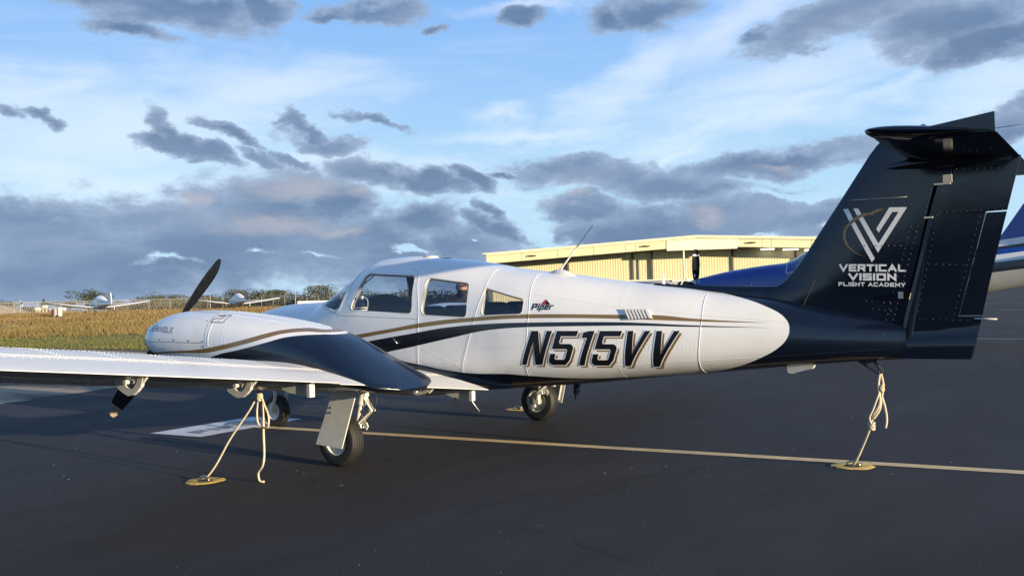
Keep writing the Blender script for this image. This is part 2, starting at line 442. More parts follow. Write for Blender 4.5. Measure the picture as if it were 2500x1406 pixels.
def into_quad(polys, width, height, quad):
    """from the lettering box into the quad (bottom left, bottom right, top right, top left)"""
    a, b, c, d = [np.array(q, float) for q in quad]; out = []
    for p in polys:
        r = []
        for x, z in p:
            u, v = x / width, z / height; r.append(tuple((1 - v) * ((1 - u) * a + u * b) + v * ((1 - u) * d + u * c)))
        out.append(r)
    return out
def rivets(name, pts, nrm, mat, parent, r=0.0055, h=0.0028, seg=6):
    pts = np.asarray(pts, float); nrm = np.asarray(nrm, float); V = []; F = []
    a = np.where(np.abs(nrm[:, 2:3]) < 0.9, np.array([[0, 0, 1.0]]), np.array([[1.0, 0, 0]]))
    u = np.cross(nrm, a); u /= np.linalg.norm(u, axis=1, keepdims=True); w = np.cross(nrm, u)
    q = np.arange(seg) * 2 * math.pi / seg
    ring = pts[:, None] + r * (np.cos(q)[None, :, None] * u[:, None] + np.sin(q)[None, :, None] * w[:, None]) - 0.0008 * nrm[:, None]
    ring2 = pts[:, None] + r * 0.62 * (np.cos(q)[None, :, None] * u[:, None] + np.sin(q)[None, :, None] * w[:, None]) + h * 0.8 * nrm[:, None]
    V = np.concatenate([ring, ring2], 1).reshape(-1, 3); n = 2 * seg
    for i in range(len(pts)):
        b = i * n
        for k in range(seg): F.append((b + k, b + (k + 1) % seg, b + seg + (k + 1) % seg, b + seg + k))
        F.append(tuple(b + seg + k for k in range(seg)))
    return mk(name, V, F, mat, parent, smooth=True, kind='stuff')
def along(poly, step):
    """points every step along a polyline"""
    poly = np.array(poly, float); d = np.r_[0, np.cumsum(np.linalg.norm(np.diff(poly, axis=0), axis=1))]
    t = np.arange(step * 0.5, d[-1], step)
    return np.stack([np.interp(t, d, poly[:, k]) for k in range(poly.shape[1])], 1)

# ---------------------------------------------------------------- shape data (metres; x aft of the main axle, y to the right wing, z up)
def hermite(xs, ys):
    """monotone cubic interpolation through (xs, ys)"""
    xs = np.asarray(xs, float); ys = np.asarray(ys, float)
    h = np.diff(xs); d = np.diff(ys) / h
    m = np.zeros_like(ys); m[0] = d[0]; m[-1] = d[-1]
    for i in range(1, len(xs) - 1):
        if d[i - 1] * d[i] > 0:
            w1 = 2 * h[i] + h[i - 1]; w2 = h[i] + 2 * h[i - 1]
            m[i] = (w1 + w2) / (w1 / d[i - 1] + w2 / d[i])
    def f(x):
        x = np.clip(np.asarray(x, float), xs[0], xs[-1])
        i = np.clip(np.searchsorted(xs, x, side='right') - 1, 0, len(xs) - 2)
        t = (x - xs[i]) / h[i]
        return ((1 + 2 * t) * (1 - t) ** 2 * ys[i] + t * (1 - t) ** 2 * h[i] * m[i]
                + t * t * (3 - 2 * t) * ys[i + 1] + t * t * (t - 1) * h[i] * m[i + 1])
    return f

class Body:
    """a body lofted through superellipse sections along x"""
    def __init__(self, top, bot, wid, mid, ntop, nbot, yc=0.0):
        self.zt, self.zb, self.w, self.zc = hermite(*top), hermite(*bot), hermite(*wid), hermite(*mid)
        self.nt, self.nb = hermite(*ntop), hermite(*nbot); self.yc = yc
    def point(self, x, th):
        x = np.asarray(x, float); c, s = np.cos(th), np.sin(th)
        up = s >= 0
        n = np.where(up, self.nt(x), self.nb(x))
        hz = np.where(up, self.zt(x) - self.zc(x), self.zc(x) - self.zb(x))
        y = self.w(x) * np.sign(c) * np.abs(c) ** (2 / n)
        z = self.zc(x) + hz * np.sign(s) * np.abs(s) ** (2 / n)
        return np.stack(np.broadcast_arrays(x, self.yc + y, z), -1)
    def half(self, x, z):
        """half width at height z"""
        x = np.asarray(x, float); z = np.asarray(z, float)
        up = z >= self.zc(x)
        n = np.where(up, self.nt(x), self.nb(x))
        hz = np.where(up, self.zt(x) - self.zc(x), self.zc(x) - self.zb(x))
        t = np.clip(np.abs(z - self.zc(x)) / np.maximum(hz, 1e-4), 0, 1)
        return self.w(x) * (1 - t ** n) ** (1 / n)
    def field(self, P):
        """implicit value: 1 on the skin"""
        x, y, z = P[..., 0], P[..., 1] - self.yc, P[..., 2]
        up = z >= self.zc(x)
        n = np.where(up, self.nt(x), self.nb(x))
        hz = np.where(up, self.zt(x) - self.zc(x), self.zc(x) - self.zb(x))
        return np.abs(y / np.maximum(self.w(x), 1e-4)) ** n + np.abs((z - self.zc(x)) / np.maximum(hz, 1e-4)) ** n
    def normal(self, P):
        P = np.asarray(P, float); e = 2e-3
        x, y, z = P[..., 0], P[..., 1] - self.yc, P[..., 2]
        up = z >= self.zc(x)
        n = np.where(up, self.nt(x), self.nb(x))
        hz = np.maximum(np.where(up, self.zt(x) - self.zc(x), self.zc(x) - self.zb(x)), 1e-4)
        w = np.maximum(self.w(x), 1e-4)
        gy = n * np.abs(y / w) ** (n - 1) * np.sign(y) / w
        gz = n * np.abs((z - self.zc(x)) / hz) ** (n - 1) * np.sign(z - self.zc(x)) / hz
        d = np.zeros_like(P); d[..., 0] = e
        gx = (self.field(P + d) - self.field(P - d)) / (2 * e)
        g = np.stack([gx, gy, gz], -1)
        return g / np.maximum(np.linalg.norm(g, axis=-1, keepdims=True), 1e-9)
    def side(self, x, z, s=-1, off=0.0):
        """point on the skin seen from the side, pushed out by off"""
        P = np.stack(np.broadcast_arrays(np.asarray(x, float), self.yc + s * self.half(x, z), np.asarray(z, float)), -1)
        return P + self.normal(P) * off if off else P

FUSELAGE = Body(
    top=([-3.47, -3.42, -3.25, -2.95, -2.55, -2.10, -1.55, -1.25, -0.98, -0.72, -0.42, -0.05, 0.35, 0.86, 1.34, 1.74, 2.16, 2.50, 2.78, 3.26, 3.75, 4.25],
         [1.0, 1.08, 1.17, 1.245, 1.315, 1.388, 1.404, 1.554, 1.709, 1.823, 1.836, 1.806, 1.756, 1.663, 1.6, 1.54, 1.476, 1.435, 1.393, 1.335, 1.23, 1.12]),
    bot=([-3.47, -3.42, -3.25, -2.95, -2.50, -1.50, -0.50, 0.55, 1.06, 1.56, 2.11, 2.70, 3.46, 3.92, 4.25],
         [0.98, 0.90, 0.80, 0.72, 0.66, 0.57, 0.53, 0.53, 0.57, 0.61, 0.667, 0.724, 0.798, 0.838, 0.86]),
    wid=([-3.47, -3.42, -3.25, -2.95, -2.50, -1.90, -1.30, -0.60, 0.90, 1.40, 2.20, 3.00, 3.80, 4.25],
         [0.02, 0.10, 0.22, 0.34, 0.44, 0.52, 0.57, 0.59, 0.59, 0.56, 0.465, 0.34, 0.20, 0.075]),
    mid=([-3.47, -2.50, -1.20, 0.80, 2.20, 3.40, 4.25], [0.99, 1.00, 1.00, 1.00, 1.00, 1.00, 0.98]),
    ntop=([-3.47, -2.50, -1.60, -0.90, 0.90, 2.00, 4.25], [2.0, 2.3, 2.35, 2.55, 2.55, 2.3, 2.1]),
    nbot=([-3.47, -2.50, -1.00, 1.00, 2.50, 4.25], [2.0, 2.6, 3.2, 3.2, 2.7, 2.2]))
NAC_Y = 1.855
NACELLE = Body(
    top=([-1.88, -1.86, -1.80, -1.66, -1.45, -1.20, -0.65, -0.06, 0.22, 0.57, 0.82, 1.03], [1.2, 1.262, 1.30, 1.335, 1.352, 1.346, 1.302, 1.218, 1.152, 0.985, 0.85, 0.72]),
    bot=([-1.88, -1.86, -1.80, -1.60, -1.20, -0.50, 0.30, 0.82, 1.03], [1.05, 0.99, 0.93, 0.87, 0.82, 0.74, 0.69, 0.69, 0.70]),
    wid=([-1.88, -1.86, -1.80, -1.60, -1.20, -0.60, 0.00, 0.60, 0.90, 1.03], [0.24, 0.31, 0.352, 0.375, 0.385, 0.385, 0.385, 0.38, 0.36, 0.16]),
    mid=([-1.88, -1.60, -0.60, 0.20, 0.82, 1.03], [1.08, 1.08, 1.03, 0.93, 0.78, 0.72]),
    ntop=([-1.88, -1.60, -1.0, 0.2, 1.03], [2.0, 2.3, 2.4, 2.1, 2.0]),
    nbot=([-1.88, -1.60, 1.03], [2.0, 2.5, 2.8]), yc=-NAC_Y)

# ---------------------------------------------------------------- materials
WHITE = (0.80, 0.785, 0.745); NAVY = (0.003, 0.0062, 0.0155); GOLD = (0.20, 0.125, 0.035); BLACK = (0.006, 0.006, 0.008)
M = {}
M['white_paint'] = material('white_paint', (.68, .665, .62), 0.34, coat=0.08, vary=0.025, vscale=2.5, rvary=0.07)
M['navy_paint'] = material('navy_paint', NAVY, 0.10, coat=0.0, spec=0.5, vary=0.12, vscale=3.0, bump=0.10, bscale=2.6)
M['navy_rivet'] = material('navy_rivet', (.008, .013, .024), .3, coat=.2)
M['gold_paint'] = material('gold_paint', GOLD, 0.35, coat=0.3)
M['black_paint'] = material('black_paint', BLACK, 0.38, coat=0.05, spec=.3)
M['white_vinyl'] = material('white_vinyl', (0.84, 0.83, 0.80), 0.4)
M['red_vinyl'] = material('red_vinyl', (0.42, 0.012, 0.02), 0.4)
M['grey_vinyl'] = material('grey_vinyl', (0.10, 0.10, 0.11), 0.45)
M['rubber'] = material('rubber', (0.016, 0.0155, 0.015), 0.62, vary=0.35, vscale=14, bump=0.15, bscale=90)
M['steel'] = material('steel', (0.42, 0.41, 0.38), 0.32, metal=0.9, vary=0.2, vscale=30)
M['gear_white'] = material('gear_white', (0.60, 0.59, 0.54), 0.38, vary=0.08, vscale=14)
M['seal'] = material('seal', (0.02, 0.02, 0.021), 0.6)
M['cream_trim'] = material('cream_trim', (0.66, 0.63, 0.55), 0.45, vary=0.05)
M['lining'] = material('lining', (0.16, 0.155, 0.15), 0.85, vary=0.1)
M['seat_leather'] = material('seat_leather', (0.032, 0.033, 0.036), 0.5, vary=0.25, vscale=9)
M['dash_black'] = material('dash_black', (0.012, 0.013, 0.016), 0.55)
M['prop_black'] = material('prop_black', (0.0055, 0.0068, 0.009), 0.65, spec=.12, vary=0.3, vscale=12, rvary=0.08)
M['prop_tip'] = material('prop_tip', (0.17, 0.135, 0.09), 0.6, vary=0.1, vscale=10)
M['rope'] = material('rope', (0.60, 0.51, 0.36), 0.9, vary=0.18, vscale=60, bump=0.5, bscale=220)
M['dark_grey'] = material('dark_grey', (0.03, 0.031, 0.034), 0.5, vary=0.2)
def glass_mat(name, tint, gloss=0.09):
    m = bpy.data.materials.new(name); m.use_nodes = True; nt = m.node_tree; nt.nodes.clear()
    out = nt.nodes.new('ShaderNodeOutputMaterial'); mix = nt.nodes.new('ShaderNodeMixShader')
    tr = nt.nodes.new('ShaderNodeBsdfTransparent'); gl = nt.nodes.new('ShaderNodeBsdfGlossy')
    tr.inputs[0].default_value = (*tint, 1); gl.inputs['Roughness'].default_value = 0.015; gl.inputs[0].default_value = (1, 1, 1, 1)
    lf = nt.nodes.new('ShaderNodeLayerWeight'); lf.inputs[0].default_value = 0.5
    lw = nt.nodes.new('ShaderNodeMath'); lw.operation = 'POWER'; lw.inputs[1].default_value = 4.5; nt.links.new(lf.outputs['Facing'], lw.inputs[0])
    ad = nt.nodes.new('ShaderNodeMath'); ad.operation = 'ADD'; ad.use_clamp = True; ad.inputs[1].default_value = gloss
    nt.links.new(lw.outputs[0], ad.inputs[0]); nt.links.new(ad.outputs[0], mix.inputs[0])
    nt.links.new(tr.outputs[0], mix.inputs[1]); nt.links.new(gl.outputs[0], mix.inputs[2]); nt.links.new(mix.outputs[0], out.inputs[0])
    return m
M['glass'] = glass_mat('glass', (0.77, 0.80, 0.83), 0.05)
M['glass_dark'] = glass_mat('glass_dark', (0.10, 0.13, 0.17), 0.03)

def striped_paint(name, build):
    """paint scheme: build(x, z, tools) returns the colour socket from object-space x and z"""
    m = material(name, WHITE, 0.27, coat=0.4); nt = m.node_tree; N = nt.nodes; L = nt.links; b = N['Principled BSDF']
    tc = N.new('ShaderNodeTexCoord'); sp = N.new('ShaderNodeSeparateXYZ'); L.new(tc.outputs['Object'], sp.inputs[0])
    def put(s, x):
        if isinstance(x, (int, float)): s.default_value = x
        else: L.new(x, s)
    def op(o, a, c=0.0, clamp=False):
        n = N.new('ShaderNodeMath'); n.operation = o; n.use_clamp = clamp; put(n.inputs[0], a); put(n.inputs[1], c); return n.outputs[0]
    def curve(x, pts, lo, hi, vlo, vhi):
        """piecewise smooth function of x through pts"""
        n = N.new('ShaderNodeFloatCurve'); c = n.mapping.curves[0]
        q = [((a - lo) / (hi - lo), (v - vlo) / (vhi - vlo)) for a, v in sorted(pts)]
        c.points[0].location = q[0]; c.points[1].location = q[-1]
        for p in q[1:-1]: c.points.new(*p)
        for p in c.points: p.handle_type = 'AUTO_CLAMPED'
        n.mapping.extend = 'HORIZONTAL'; n.mapping.update()
        L.new(op('DIVIDE', op('SUBTRACT', x, lo), hi - lo), n.inputs['Value'])
        return op('ADD', op('MULTIPLY', n.outputs[0], vhi - vlo), vlo)
    def over(f, under, col):
        n = N.new('ShaderNodeMix'); n.data_type = 'RGBA'; put(n.inputs[0], f)
        if isinstance(under, tuple): n.inputs[6].default_value = (*under, 1)
        else: L.new(under, n.inputs[6])
        n.inputs[7].default_value = (*col, 1); return n.outputs[2]
    nz = N.new('ShaderNodeTexNoise'); L.new(tc.outputs['Object'], nz.inputs['Vector']); nz.inputs['Scale'].default_value = 2.2; nz.inputs['Detail'].default_value = 5
    col = build(sp.outputs[0], sp.outputs[2], op, curve, over)
    hs = N.new('ShaderNodeHueSaturation'); L.new(col, hs.inputs['Color'])
    mr = N.new('ShaderNodeMapRange'); L.new(nz.outputs[0], mr.inputs[0]); mr.inputs['From Min'].default_value = 0.3; mr.inputs['From Max'].default_value = 0.7
    mr.inputs['To Min'].default_value = 0.965; mr.inputs['To Max'].default_value = 1.02; L.new(mr.outputs[0], hs.inputs['Value'])
    L.new(hs.outputs[0], b.inputs['Base Color'])
    # the skin is never quite flat: a faint wave between the frames
    n2 = N.new('ShaderNodeTexNoise'); L.new(tc.outputs['Object'], n2.inputs['Vector']); n2.inputs['Scale'].default_value = 5.0; n2.inputs['Detail'].default_value = 2
    bp = N.new('ShaderNodeBump'); bp.inputs['Strength'].default_value = 0.12; bp.inputs['Distance'].default_value = 0.02
    L.new(n2.outputs[0], bp.inputs['Height']); L.new(bp.outputs[0], b.inputs['Normal'])
    return m
def fuselage_scheme(x, z, op, curve, over):
    low = curve(x, [(-1.3, .86), (-0.45, .86), (-0.075, .804), (0.117, .776), (0.394, .735), (0.709, .715), (0.973, .718), (1.21, .705), (1.685, .686), (2.161, .696), (2.601, .716), (2.936, .74), (3.6, .75)], -1.3, 3.6, .5, 1.0)
    end = curve(z, [(.70, 2.40), (.735, 2.70), (.776, 2.936), (.876, 3.229), (.964, 3.378), (1.042, 3.438), (1.089, 3.446), (1.183, 3.402), (1.271, 3.246), (1.353, 2.986), (1.409, 2.693), (1.46, 2.35), (1.50, 2.05)], .70, 1.5, 1.9, 3.6)
    gt = curve(x, [(-1.3, .98), (-.757, 1.065), (-.310, 1.123), (.188, 1.190), (.610, 1.220), (1.253, 1.244), (2.041, 1.228), (2.390, 1.219), (2.727, 1.184), (3.32, 1.143)], -1.3, 3.6, .8, 1.4)
    gb = curve(x, [(-1.3, .94), (-.725, 1.028), (-.310, 1.088), (.189, 1.148), (.612, 1.183), (1.257, 1.209), (2.046, 1.195), (2.395, 1.179), (2.730, 1.162), (3.32, 1.1435)], -1.3, 3.6, .8, 1.4)
    bt = curve(x, [(-1.3, .88), (-.628, .997), (-.057, 1.076), (.428, 1.139), (.883, 1.166), (1.299, 1.173), (2.049, 1.167), (2.732, 1.132), (3.35, 1.104)], -1.3, 3.6, .8, 1.4)
    bb = curve(x, [(-1.3, .82), (-.6, .83), (-.369, .895), (-.061, .949), (.427, 1.038), (.885, 1.112), (1.301, 1.134), (2.051, 1.137), (2.733, 1.119), (3.35, 1.1045)], -1.3, 3.6, .8, 1.4)
    band = lambda lo, hi: op('MULTIPLY', op('GREATER_THAN', z, lo), op('LESS_THAN', z, hi))
    c = over(op('MULTIPLY', band(gb, gt), op('LESS_THAN', x, 3.32)), WHITE, GOLD)
    c = over(op('MULTIPLY', band(bb, bt), op('LESS_THAN', x, 3.35)), c, BLACK)
    return over(op('MAXIMUM', op('MULTIPLY', op('LESS_THAN', z, low), op('GREATER_THAN', x, -2.0)), op('GREATER_THAN', x, end)), c, NAVY)
M['fuselage_paint'] = striped_paint('fuselage_paint', fuselage_scheme)
def nacelle_scheme(x, z, op, curve, over):
    gt = curve(x, [(-1.9, .97), (-1.409, 1.0), (-1.033, 1.02), (-.725, 1.06), (-.405, 1.118), (-.243, 1.156), (-.11, 1.182), (.012, 1.19), (.133, 1.175), (.26, 1.152)], -1.9, 1.1, .7, 1.3)
    gb = curve(x, [(-1.9, .95), (-1.409, .985), (-.963, .989), (-.726, 1.019), (-.39, 1.078), (-.213, 1.12), (-.07, 1.152), (.067, 1.162), (.222, 1.15), (.26, 1.150)], -1.9, 1.1, .7, 1.3)
    nt_ = curve(x, [(-1.9, .80), (-1.0, .93), (-.729, .988), (-.497, 1.024), (-.192, 1.085), (-.034, 1.122), (.105, 1.136), (.216, 1.138), (.27, 1.134), (.36, 1.3), (1.1, 1.3)], -1.9, 1.1, .7, 1.3)
    c = over(op('MULTIPLY', op('MULTIPLY', op('GREATER_THAN', z, gb), op('LESS_THAN', z, gt)), op('LESS_THAN', x, .26)), WHITE, GOLD)
    return over(op('LESS_THAN', z, nt_), c, NAVY)
M['nacelle_paint'] = striped_paint('nacelle_paint', nacelle_scheme)

# ---------------------------------------------------------------- ground
def asphalt_mat():
    m = material('asphalt', (0.04, 0.042, 0.046), 0.8, spec=0.22); nt = m.node_tree; N = nt.nodes; L = nt.links; b = N['Principled BSDF']
    tc = N.new('ShaderNodeTexCoord')
    def noise(sc, det=6, st=(1, 1, 1), ro=.6):
        mp = N.new('ShaderNodeMapping'); L.new(tc.outputs['Object'], mp.inputs[0]); mp.inputs['Scale'].default_value = st
        n = N.new('ShaderNodeTexNoise'); L.new(mp.outputs[0], n.inputs['Vector']); n.inputs['Scale'].default_value = sc; n.inputs['Detail'].default_value = det; n.inputs['Roughness'].default_value = ro; return n.outputs[0]
    def rng(x, a, b_, lo, hi):
        n = N.new('ShaderNodeMapRange'); L.new(x, n.inputs[0]); n.inputs[1].default_value = a; n.inputs[2].default_value = b_; n.inputs[3].default_value = lo; n.inputs[4].default_value = hi; return n.outputs[0]
    def mul(a, c):
        n = N.new('ShaderNodeMath'); n.operation = 'MULTIPLY'; L.new(a, n.inputs[0]); L.new(c, n.inputs[1]); return n.outputs[0]
    big = rng(noise(.35, 5, (1, .5, 1)), .3, .7, .78, 1.2); mid = rng(noise(2.6, 6, (1, .35, 1)), .3, .7, .87, 1.12); fine = rng(noise(95, 3), .3, .75, .5, 1.6)
    v = mul(mul(big, mid), fine)
    vo = N.new('ShaderNodeTexVoronoi'); vo.feature = 'DISTANCE_TO_EDGE'; vo.inputs['Scale'].default_value = .22
    wp = N.new('ShaderNodeVectorMath'); wp.operation = 'MULTIPLY_ADD'; nz = N.new('ShaderNodeTexNoise'); L.new(tc.outputs['Object'], nz.inputs['Vector']); nz.inputs['Scale'].default_value = 1.6; nz.inputs['Detail'].default_value = 8
    L.new(nz.outputs['Color'], wp.inputs[0]); wp.inputs[1].default_value = (1.3, 1.3, 0); L.new(tc.outputs['Object'], wp.inputs[2]); L.new(wp.outputs[0], vo.inputs['Vector'])
    crack = rng(vo.outputs['Distance'], .001, .005, .7, 1.0); crack2 = rng(noise(.5, 3), .44, .56, 0, 1)
    mx = N.new('ShaderNodeMix'); L.new(crack2, mx.inputs[0]); mx.inputs[2].default_value = 1.0; L.new(crack, mx.inputs[3]); v = mul(v, mx.outputs[0])
    hs = N.new('ShaderNodeHueSaturation'); hs.inputs['Color'].default_value = (.0330, .0318, .0325, 1); L.new(v, hs.inputs['Value']); L.new(hs.outputs[0], b.inputs['Base Color'])
    L.new(rng(noise(.8, 5, (1, .4, 1)), .3, .7, .72, .9), b.inputs['Roughness'])
    bp = N.new('ShaderNodeBump'); bp.inputs['Strength'].default_value = .55; bp.inputs['Distance'].default_value = .004; L.new(noise(130, 3), bp.inputs['Height']); L.new(bp.outputs[0], b.inputs['Normal'])
    return m
M['asphalt'] = asphalt_mat()
def sheet(name, pts, z, mat, **kw): return mk(name, [(x, y, z) for x, y in pts], [tuple(range(len(pts)))], mat, None, smooth=False, kind='structure', **kw)
sheet('apron', [(-2500, -2500), (2500, -2500), (2500, 2500), (-2500, 2500)], 0.0, M['asphalt'])
def concrete_mat():
    m = material('concrete', (.3, .27, .24), .9, spec=.08); nt = m.node_tree; N = nt.nodes; L = nt.links; b = N['Principled BSDF']
    tc = N.new('ShaderNodeTexCoord'); mp = N.new('ShaderNodeMapping'); L.new(tc.outputs['Object'], mp.inputs[0]); mp.inputs['Scale'].default_value = (.09, .55, 1); mp.inputs['Location'].default_value = (.35, .2, 0)
    n = N.new('ShaderNodeTexNoise'); L.new(mp.outputs[0], n.inputs['Vector']); n.inputs['Scale'].default_value = 1.1; n.inputs['Detail'].default_value = 7; n.inputs['Distortion'].default_value = .5
    r = N.new('ShaderNodeValToRGB'); L.new(n.outputs[0], r.inputs[0])
    r.color_ramp.elements[0].position = .40; r.color_ramp.elements[0].color = (.062, .062, .066, 1); r.color_ramp.elements[1].position = .48; r.color_ramp.elements[1].color = (.40, .315, .215, 1)
    L.new(r.outputs[0], b.inputs['Base Color']); return m
M['concrete'] = concrete_mat()
EX = [(-160, 11.6), (-160, -60), (-9.2, -60), (-8.55, -12), (-8.3, -1.5), (-8.7, .6), (-9.6, 3.4), (-12.5, 9.0), (-16.5, 11.6)]
sheet('taxiway', EX, 0.004, M['concrete'])
M['line_paint'] = material('line_paint', (.70, .51, .25), .7, vary=.16, vscale=9, bump=.2, bscale=60)
M['white_mark'] = material('white_mark', (.62, .61, .60), .7, vary=.10, vscale=12)
def stripe(name, a, b, w, mat, z=.004):
    a, b = np.array(a), np.array(b); d = (b - a) / np.linalg.norm(b - a); n = np.array([-d[1], d[0]]) * w / 2
    k = max(2, int(np.linalg.norm(b - a) / .12)) if w < .13 else 2; P = []
    for t in np.linspace(0, 1, k):
        j = 1 + (RNG.normal(0, .035) if k > 2 else 0); c = a + (b - a) * t; P += [c + n * j, c - n * (1 + (RNG.normal(0, .035) if k > 2 else 0))]
    return mk(name, [(p[0], p[1], z) for p in P], [(2 * i, 2 * i + 1, 2 * i + 3, 2 * i + 2) for i in range(k - 1)], mat, None, False, kind='structure')
stripe('guide_line', (-2.72, -.124), (12.0, .895), .145, M['line_paint'])
stripe('white_line', (-1.0, 51.6), (60, 49.0), .16, M['white_mark'])
stripe('white_line', (1.0, 19.97), (60, 20.3), .10, M['white_mark'])
stripe('white_line', (-40, 74), (60, 76), .2, M['white_mark'])
pad = [(-3.445, -1.005), (-2.65, -.96), (-2.74, .585), (-3.515, .49)]
stand = sheet('stand_marking', pad, .0045, M['white_mark'])
pl, w = letters('PIPER', .17, .20, .045, .055, wide={'I': 1})
# reads from the wing side: along +y, letters' tops towards -x
k = 1.12 / w
pl = [[(-2.86 - z * 1.15 - .06 * (x * k), -.80 + x * k) for x, z in p] for p in pl]
flat_decal('stand_letter', pl, lambda x, z: (x, z, .0085), M['grey_vinyl'], stand, 0)
flat_decal('stand_emblem', [[(-3.16, -.24), (-3.14, .20), (-3.40, .04)]], lambda x, z: (x, z, .0085), M['grey_vinyl'], stand, 0)
# pale flecks of grit lying on the sealed surface
V = []; F = []
for k in range(260):
    d = 3.4 + 14 * RNG.random() ** 1.6; a = yaw + RNG.uniform(-.5, .56); x, y = 5.71 - math.sin(a) * d, -7.53 + math.cos(a) * d; r = RNG.uniform(.0018, .0052) * (1.3 if d > 7 else .8); t = RNG.uniform(0, 6.28); b = len(V)
    for q in range(5): V.append((x + r * math.cos(t + q * 1.257) * RNG.uniform(.7, 1.6), y + r * math.sin(t + q * 1.257) * RNG.uniform(.6, 1.0), .0005))
    V.append((x, y, r * .7)); F += [(b + q, b + (q + 1) % 5, b + 5) for q in range(5)]
M['grit'] = material('grit', (.42, .41, .39), .8); mk('grit', V, F, M['grit'], None, False, kind='stuff')

# ---------------------------------------------------------------- the field to the left
CX, CY = 5.71, -7.53
def smoothst(t): t = np.clip(t, 0, 1); return t * t * (3 - 2 * t)
def polar(az, d): return CX + d * (-math.sin(yaw) * np.cos(az) + math.cos(yaw) * np.sin(az)), CY + d * (math.cos(yaw) * np.cos(az) + math.sin(yaw) * np.sin(az))
def rise(az, d): return .86 * smoothst((d - 36) / 75) * smoothst((.02 - az) / .18)
def edge_d(az):
    dy = math.cos(yaw) * np.cos(az) + math.sin(yaw) * np.sin(az); return 19.03 / np.maximum(dy, .12)
M['field_soil'] = material('field_soil', (.17, .115, .045), .95, vary=.35, vscale=.6)
M['dry_soil'] = material('dry_soil', (.25, .21, .155), .95, vary=.2, vscale=.15)
AZ = np.linspace(-.85, -.055, 60); ds = np.r_[0, .02, .05, np.linspace(.1, 1, 30) ** 1.5]
V = []
for a in AZ:
    d0 = float(edge_d(a)) + .35 * math.sin(a * 37) + .2 * math.sin(a * 91)
    for t in ds: d = d0 + (165 - d0) * t; x, y = polar(a, d); V.append((x, y, .008 + rise(a, d)))
mk('grass_field', V, grid_faces(60, len(ds)), M['field_soil'], None, kind='structure')
V = []; DD = np.r_[163, 175, 200, 240, 300, 400, 600, 900, 1500, 2200]
for a in np.linspace(-1.2, .02, 40):
    for d in DD: x, y = polar(a, d); V.append((x, y, .006 + rise(a, d) - (.02 if d < 170 else 0)))
mk('dry_ground', V, grid_faces(40, len(DD)), M['dry_soil'], None, kind='structure')
# grass: short and green at the edge, tall and straw-coloured behind
def grass(name, n, dlo, dhi, hgt, mat, per, wid):
    az = RNG.uniform(-.60, -.06, n); u = RNG.random(n); d = dlo * (dhi / dlo) ** u; ok = d > edge_d(az) + .1; az, d = az[ok], d[ok]; x, y = polar(az, d); z = rise(az, d); n = len(x)
    V = np.zeros((n, per, 3, 3)); patch = .75 + .45 * np.sin(x * .31 + 1.3 * np.sin(y * .23)) * np.sin(y * .17 + .8)
    for k in range(per):
        ox, oy = RNG.normal(0, .10, n), RNG.normal(0, .10, n); h = hgt * patch * RNG.uniform(.55, 1.25, n); t = RNG.uniform(0, 6.28, n); w = wid * RNG.uniform(.6, 1.4, n) * (d / 45) ** .5; lx, ly = RNG.normal(0, .28, n) * h, RNG.normal(0, .28, n) * h
        V[:, k, 0] = np.stack([x + ox - np.cos(t) * w, y + oy - np.sin(t) * w, z], 1); V[:, k, 1] = np.stack([x + ox + np.cos(t) * w, y + oy + np.sin(t) * w, z], 1); V[:, k, 2] = np.stack([x + ox + lx, y + oy + ly, z + h], 1)
    V = V.reshape(-1, 3); me = bpy.data.meshes.new(name); m_ = len(V) // 3
    me.vertices.add(len(V)); me.vertices.foreach_set('co', V.ravel()); me.loops.add(len(V)); me.loops.foreach_set('vertex_index', np.arange(len(V), dtype=np.int32))
    me.polygons.add(m_); me.polygons.foreach_set('loop_start', np.arange(0, len(V), 3, dtype=np.int32)); me.materials.append(mat); me.update(calc_edges=True); me.validate()
    return link(bpy.data.objects.new(name, me), None, kind='stuff')
def leaf_mat(name, a, b, sc=.5, trans=.25):
    m = material(name, a, .75); nt = m.node_tree; N = nt.nodes; L = nt.links; p = N['Principled BSDF']
    ge = N.new('ShaderNodeNewGeometry'); tc = N.new('ShaderNodeTexCoord'); n = N.new('ShaderNodeTexNoise'); L.new(tc.outputs['Object'], n.inputs['Vector']); n.inputs['Scale'].default_value = sc; n.inputs['Detail'].default_value = 5
    ad = N.new('ShaderNodeMath'); ad.operation = 'MULTIPLY_ADD'; L.new(ge.outputs['Random Per Island'], ad.inputs[0]); ad.inputs[1].default_value = .45; L.new(n.outputs[0], ad.inputs[2])
    r = N.new('ShaderNodeMapRange'); L.new(ad.outputs[0], r.inputs[0]); r.inputs[1].default_value = .45; r.inputs[2].default_value = 1.0
    mx = N.new('ShaderNodeMix'); mx.data_type = 'RGBA'; L.new(r.outputs[0], mx.inputs[0]); mx.inputs[6].default_value = (*a, 1); mx.inputs[7].default_value = (*b, 1); L.new(mx.outputs[2], p.inputs['Base Color'])
    return m
M['grass_green'] = leaf_mat('grass_green', (.055, .072, .016), (.145, .13, .034), .35)
M['grass_straw'] = leaf_mat('grass_straw', (.10, .074, .020), (.25, .18, .058), .12)
M['grass_seed'] = leaf_mat('grass_seed', (.13, .08, .03), (.235, .15, .062), .2)
grass('short_grass', 46000, 21, 66, .14, M['grass_green'], 3, .018)
grass('tall_grass', 42000, 50, 132, .24, M['grass_straw'], 3, .022)
grass('seeding_grass', 12000, 74, 160, .33, M['grass_seed'], 2, .030)

# ---------------------------------------------------------------- the airplane
plane = thing('twin_engine_airplane', 'white twin-engine airplane with navy T-tail, gold stripe and big black registration letters', 'airplane')

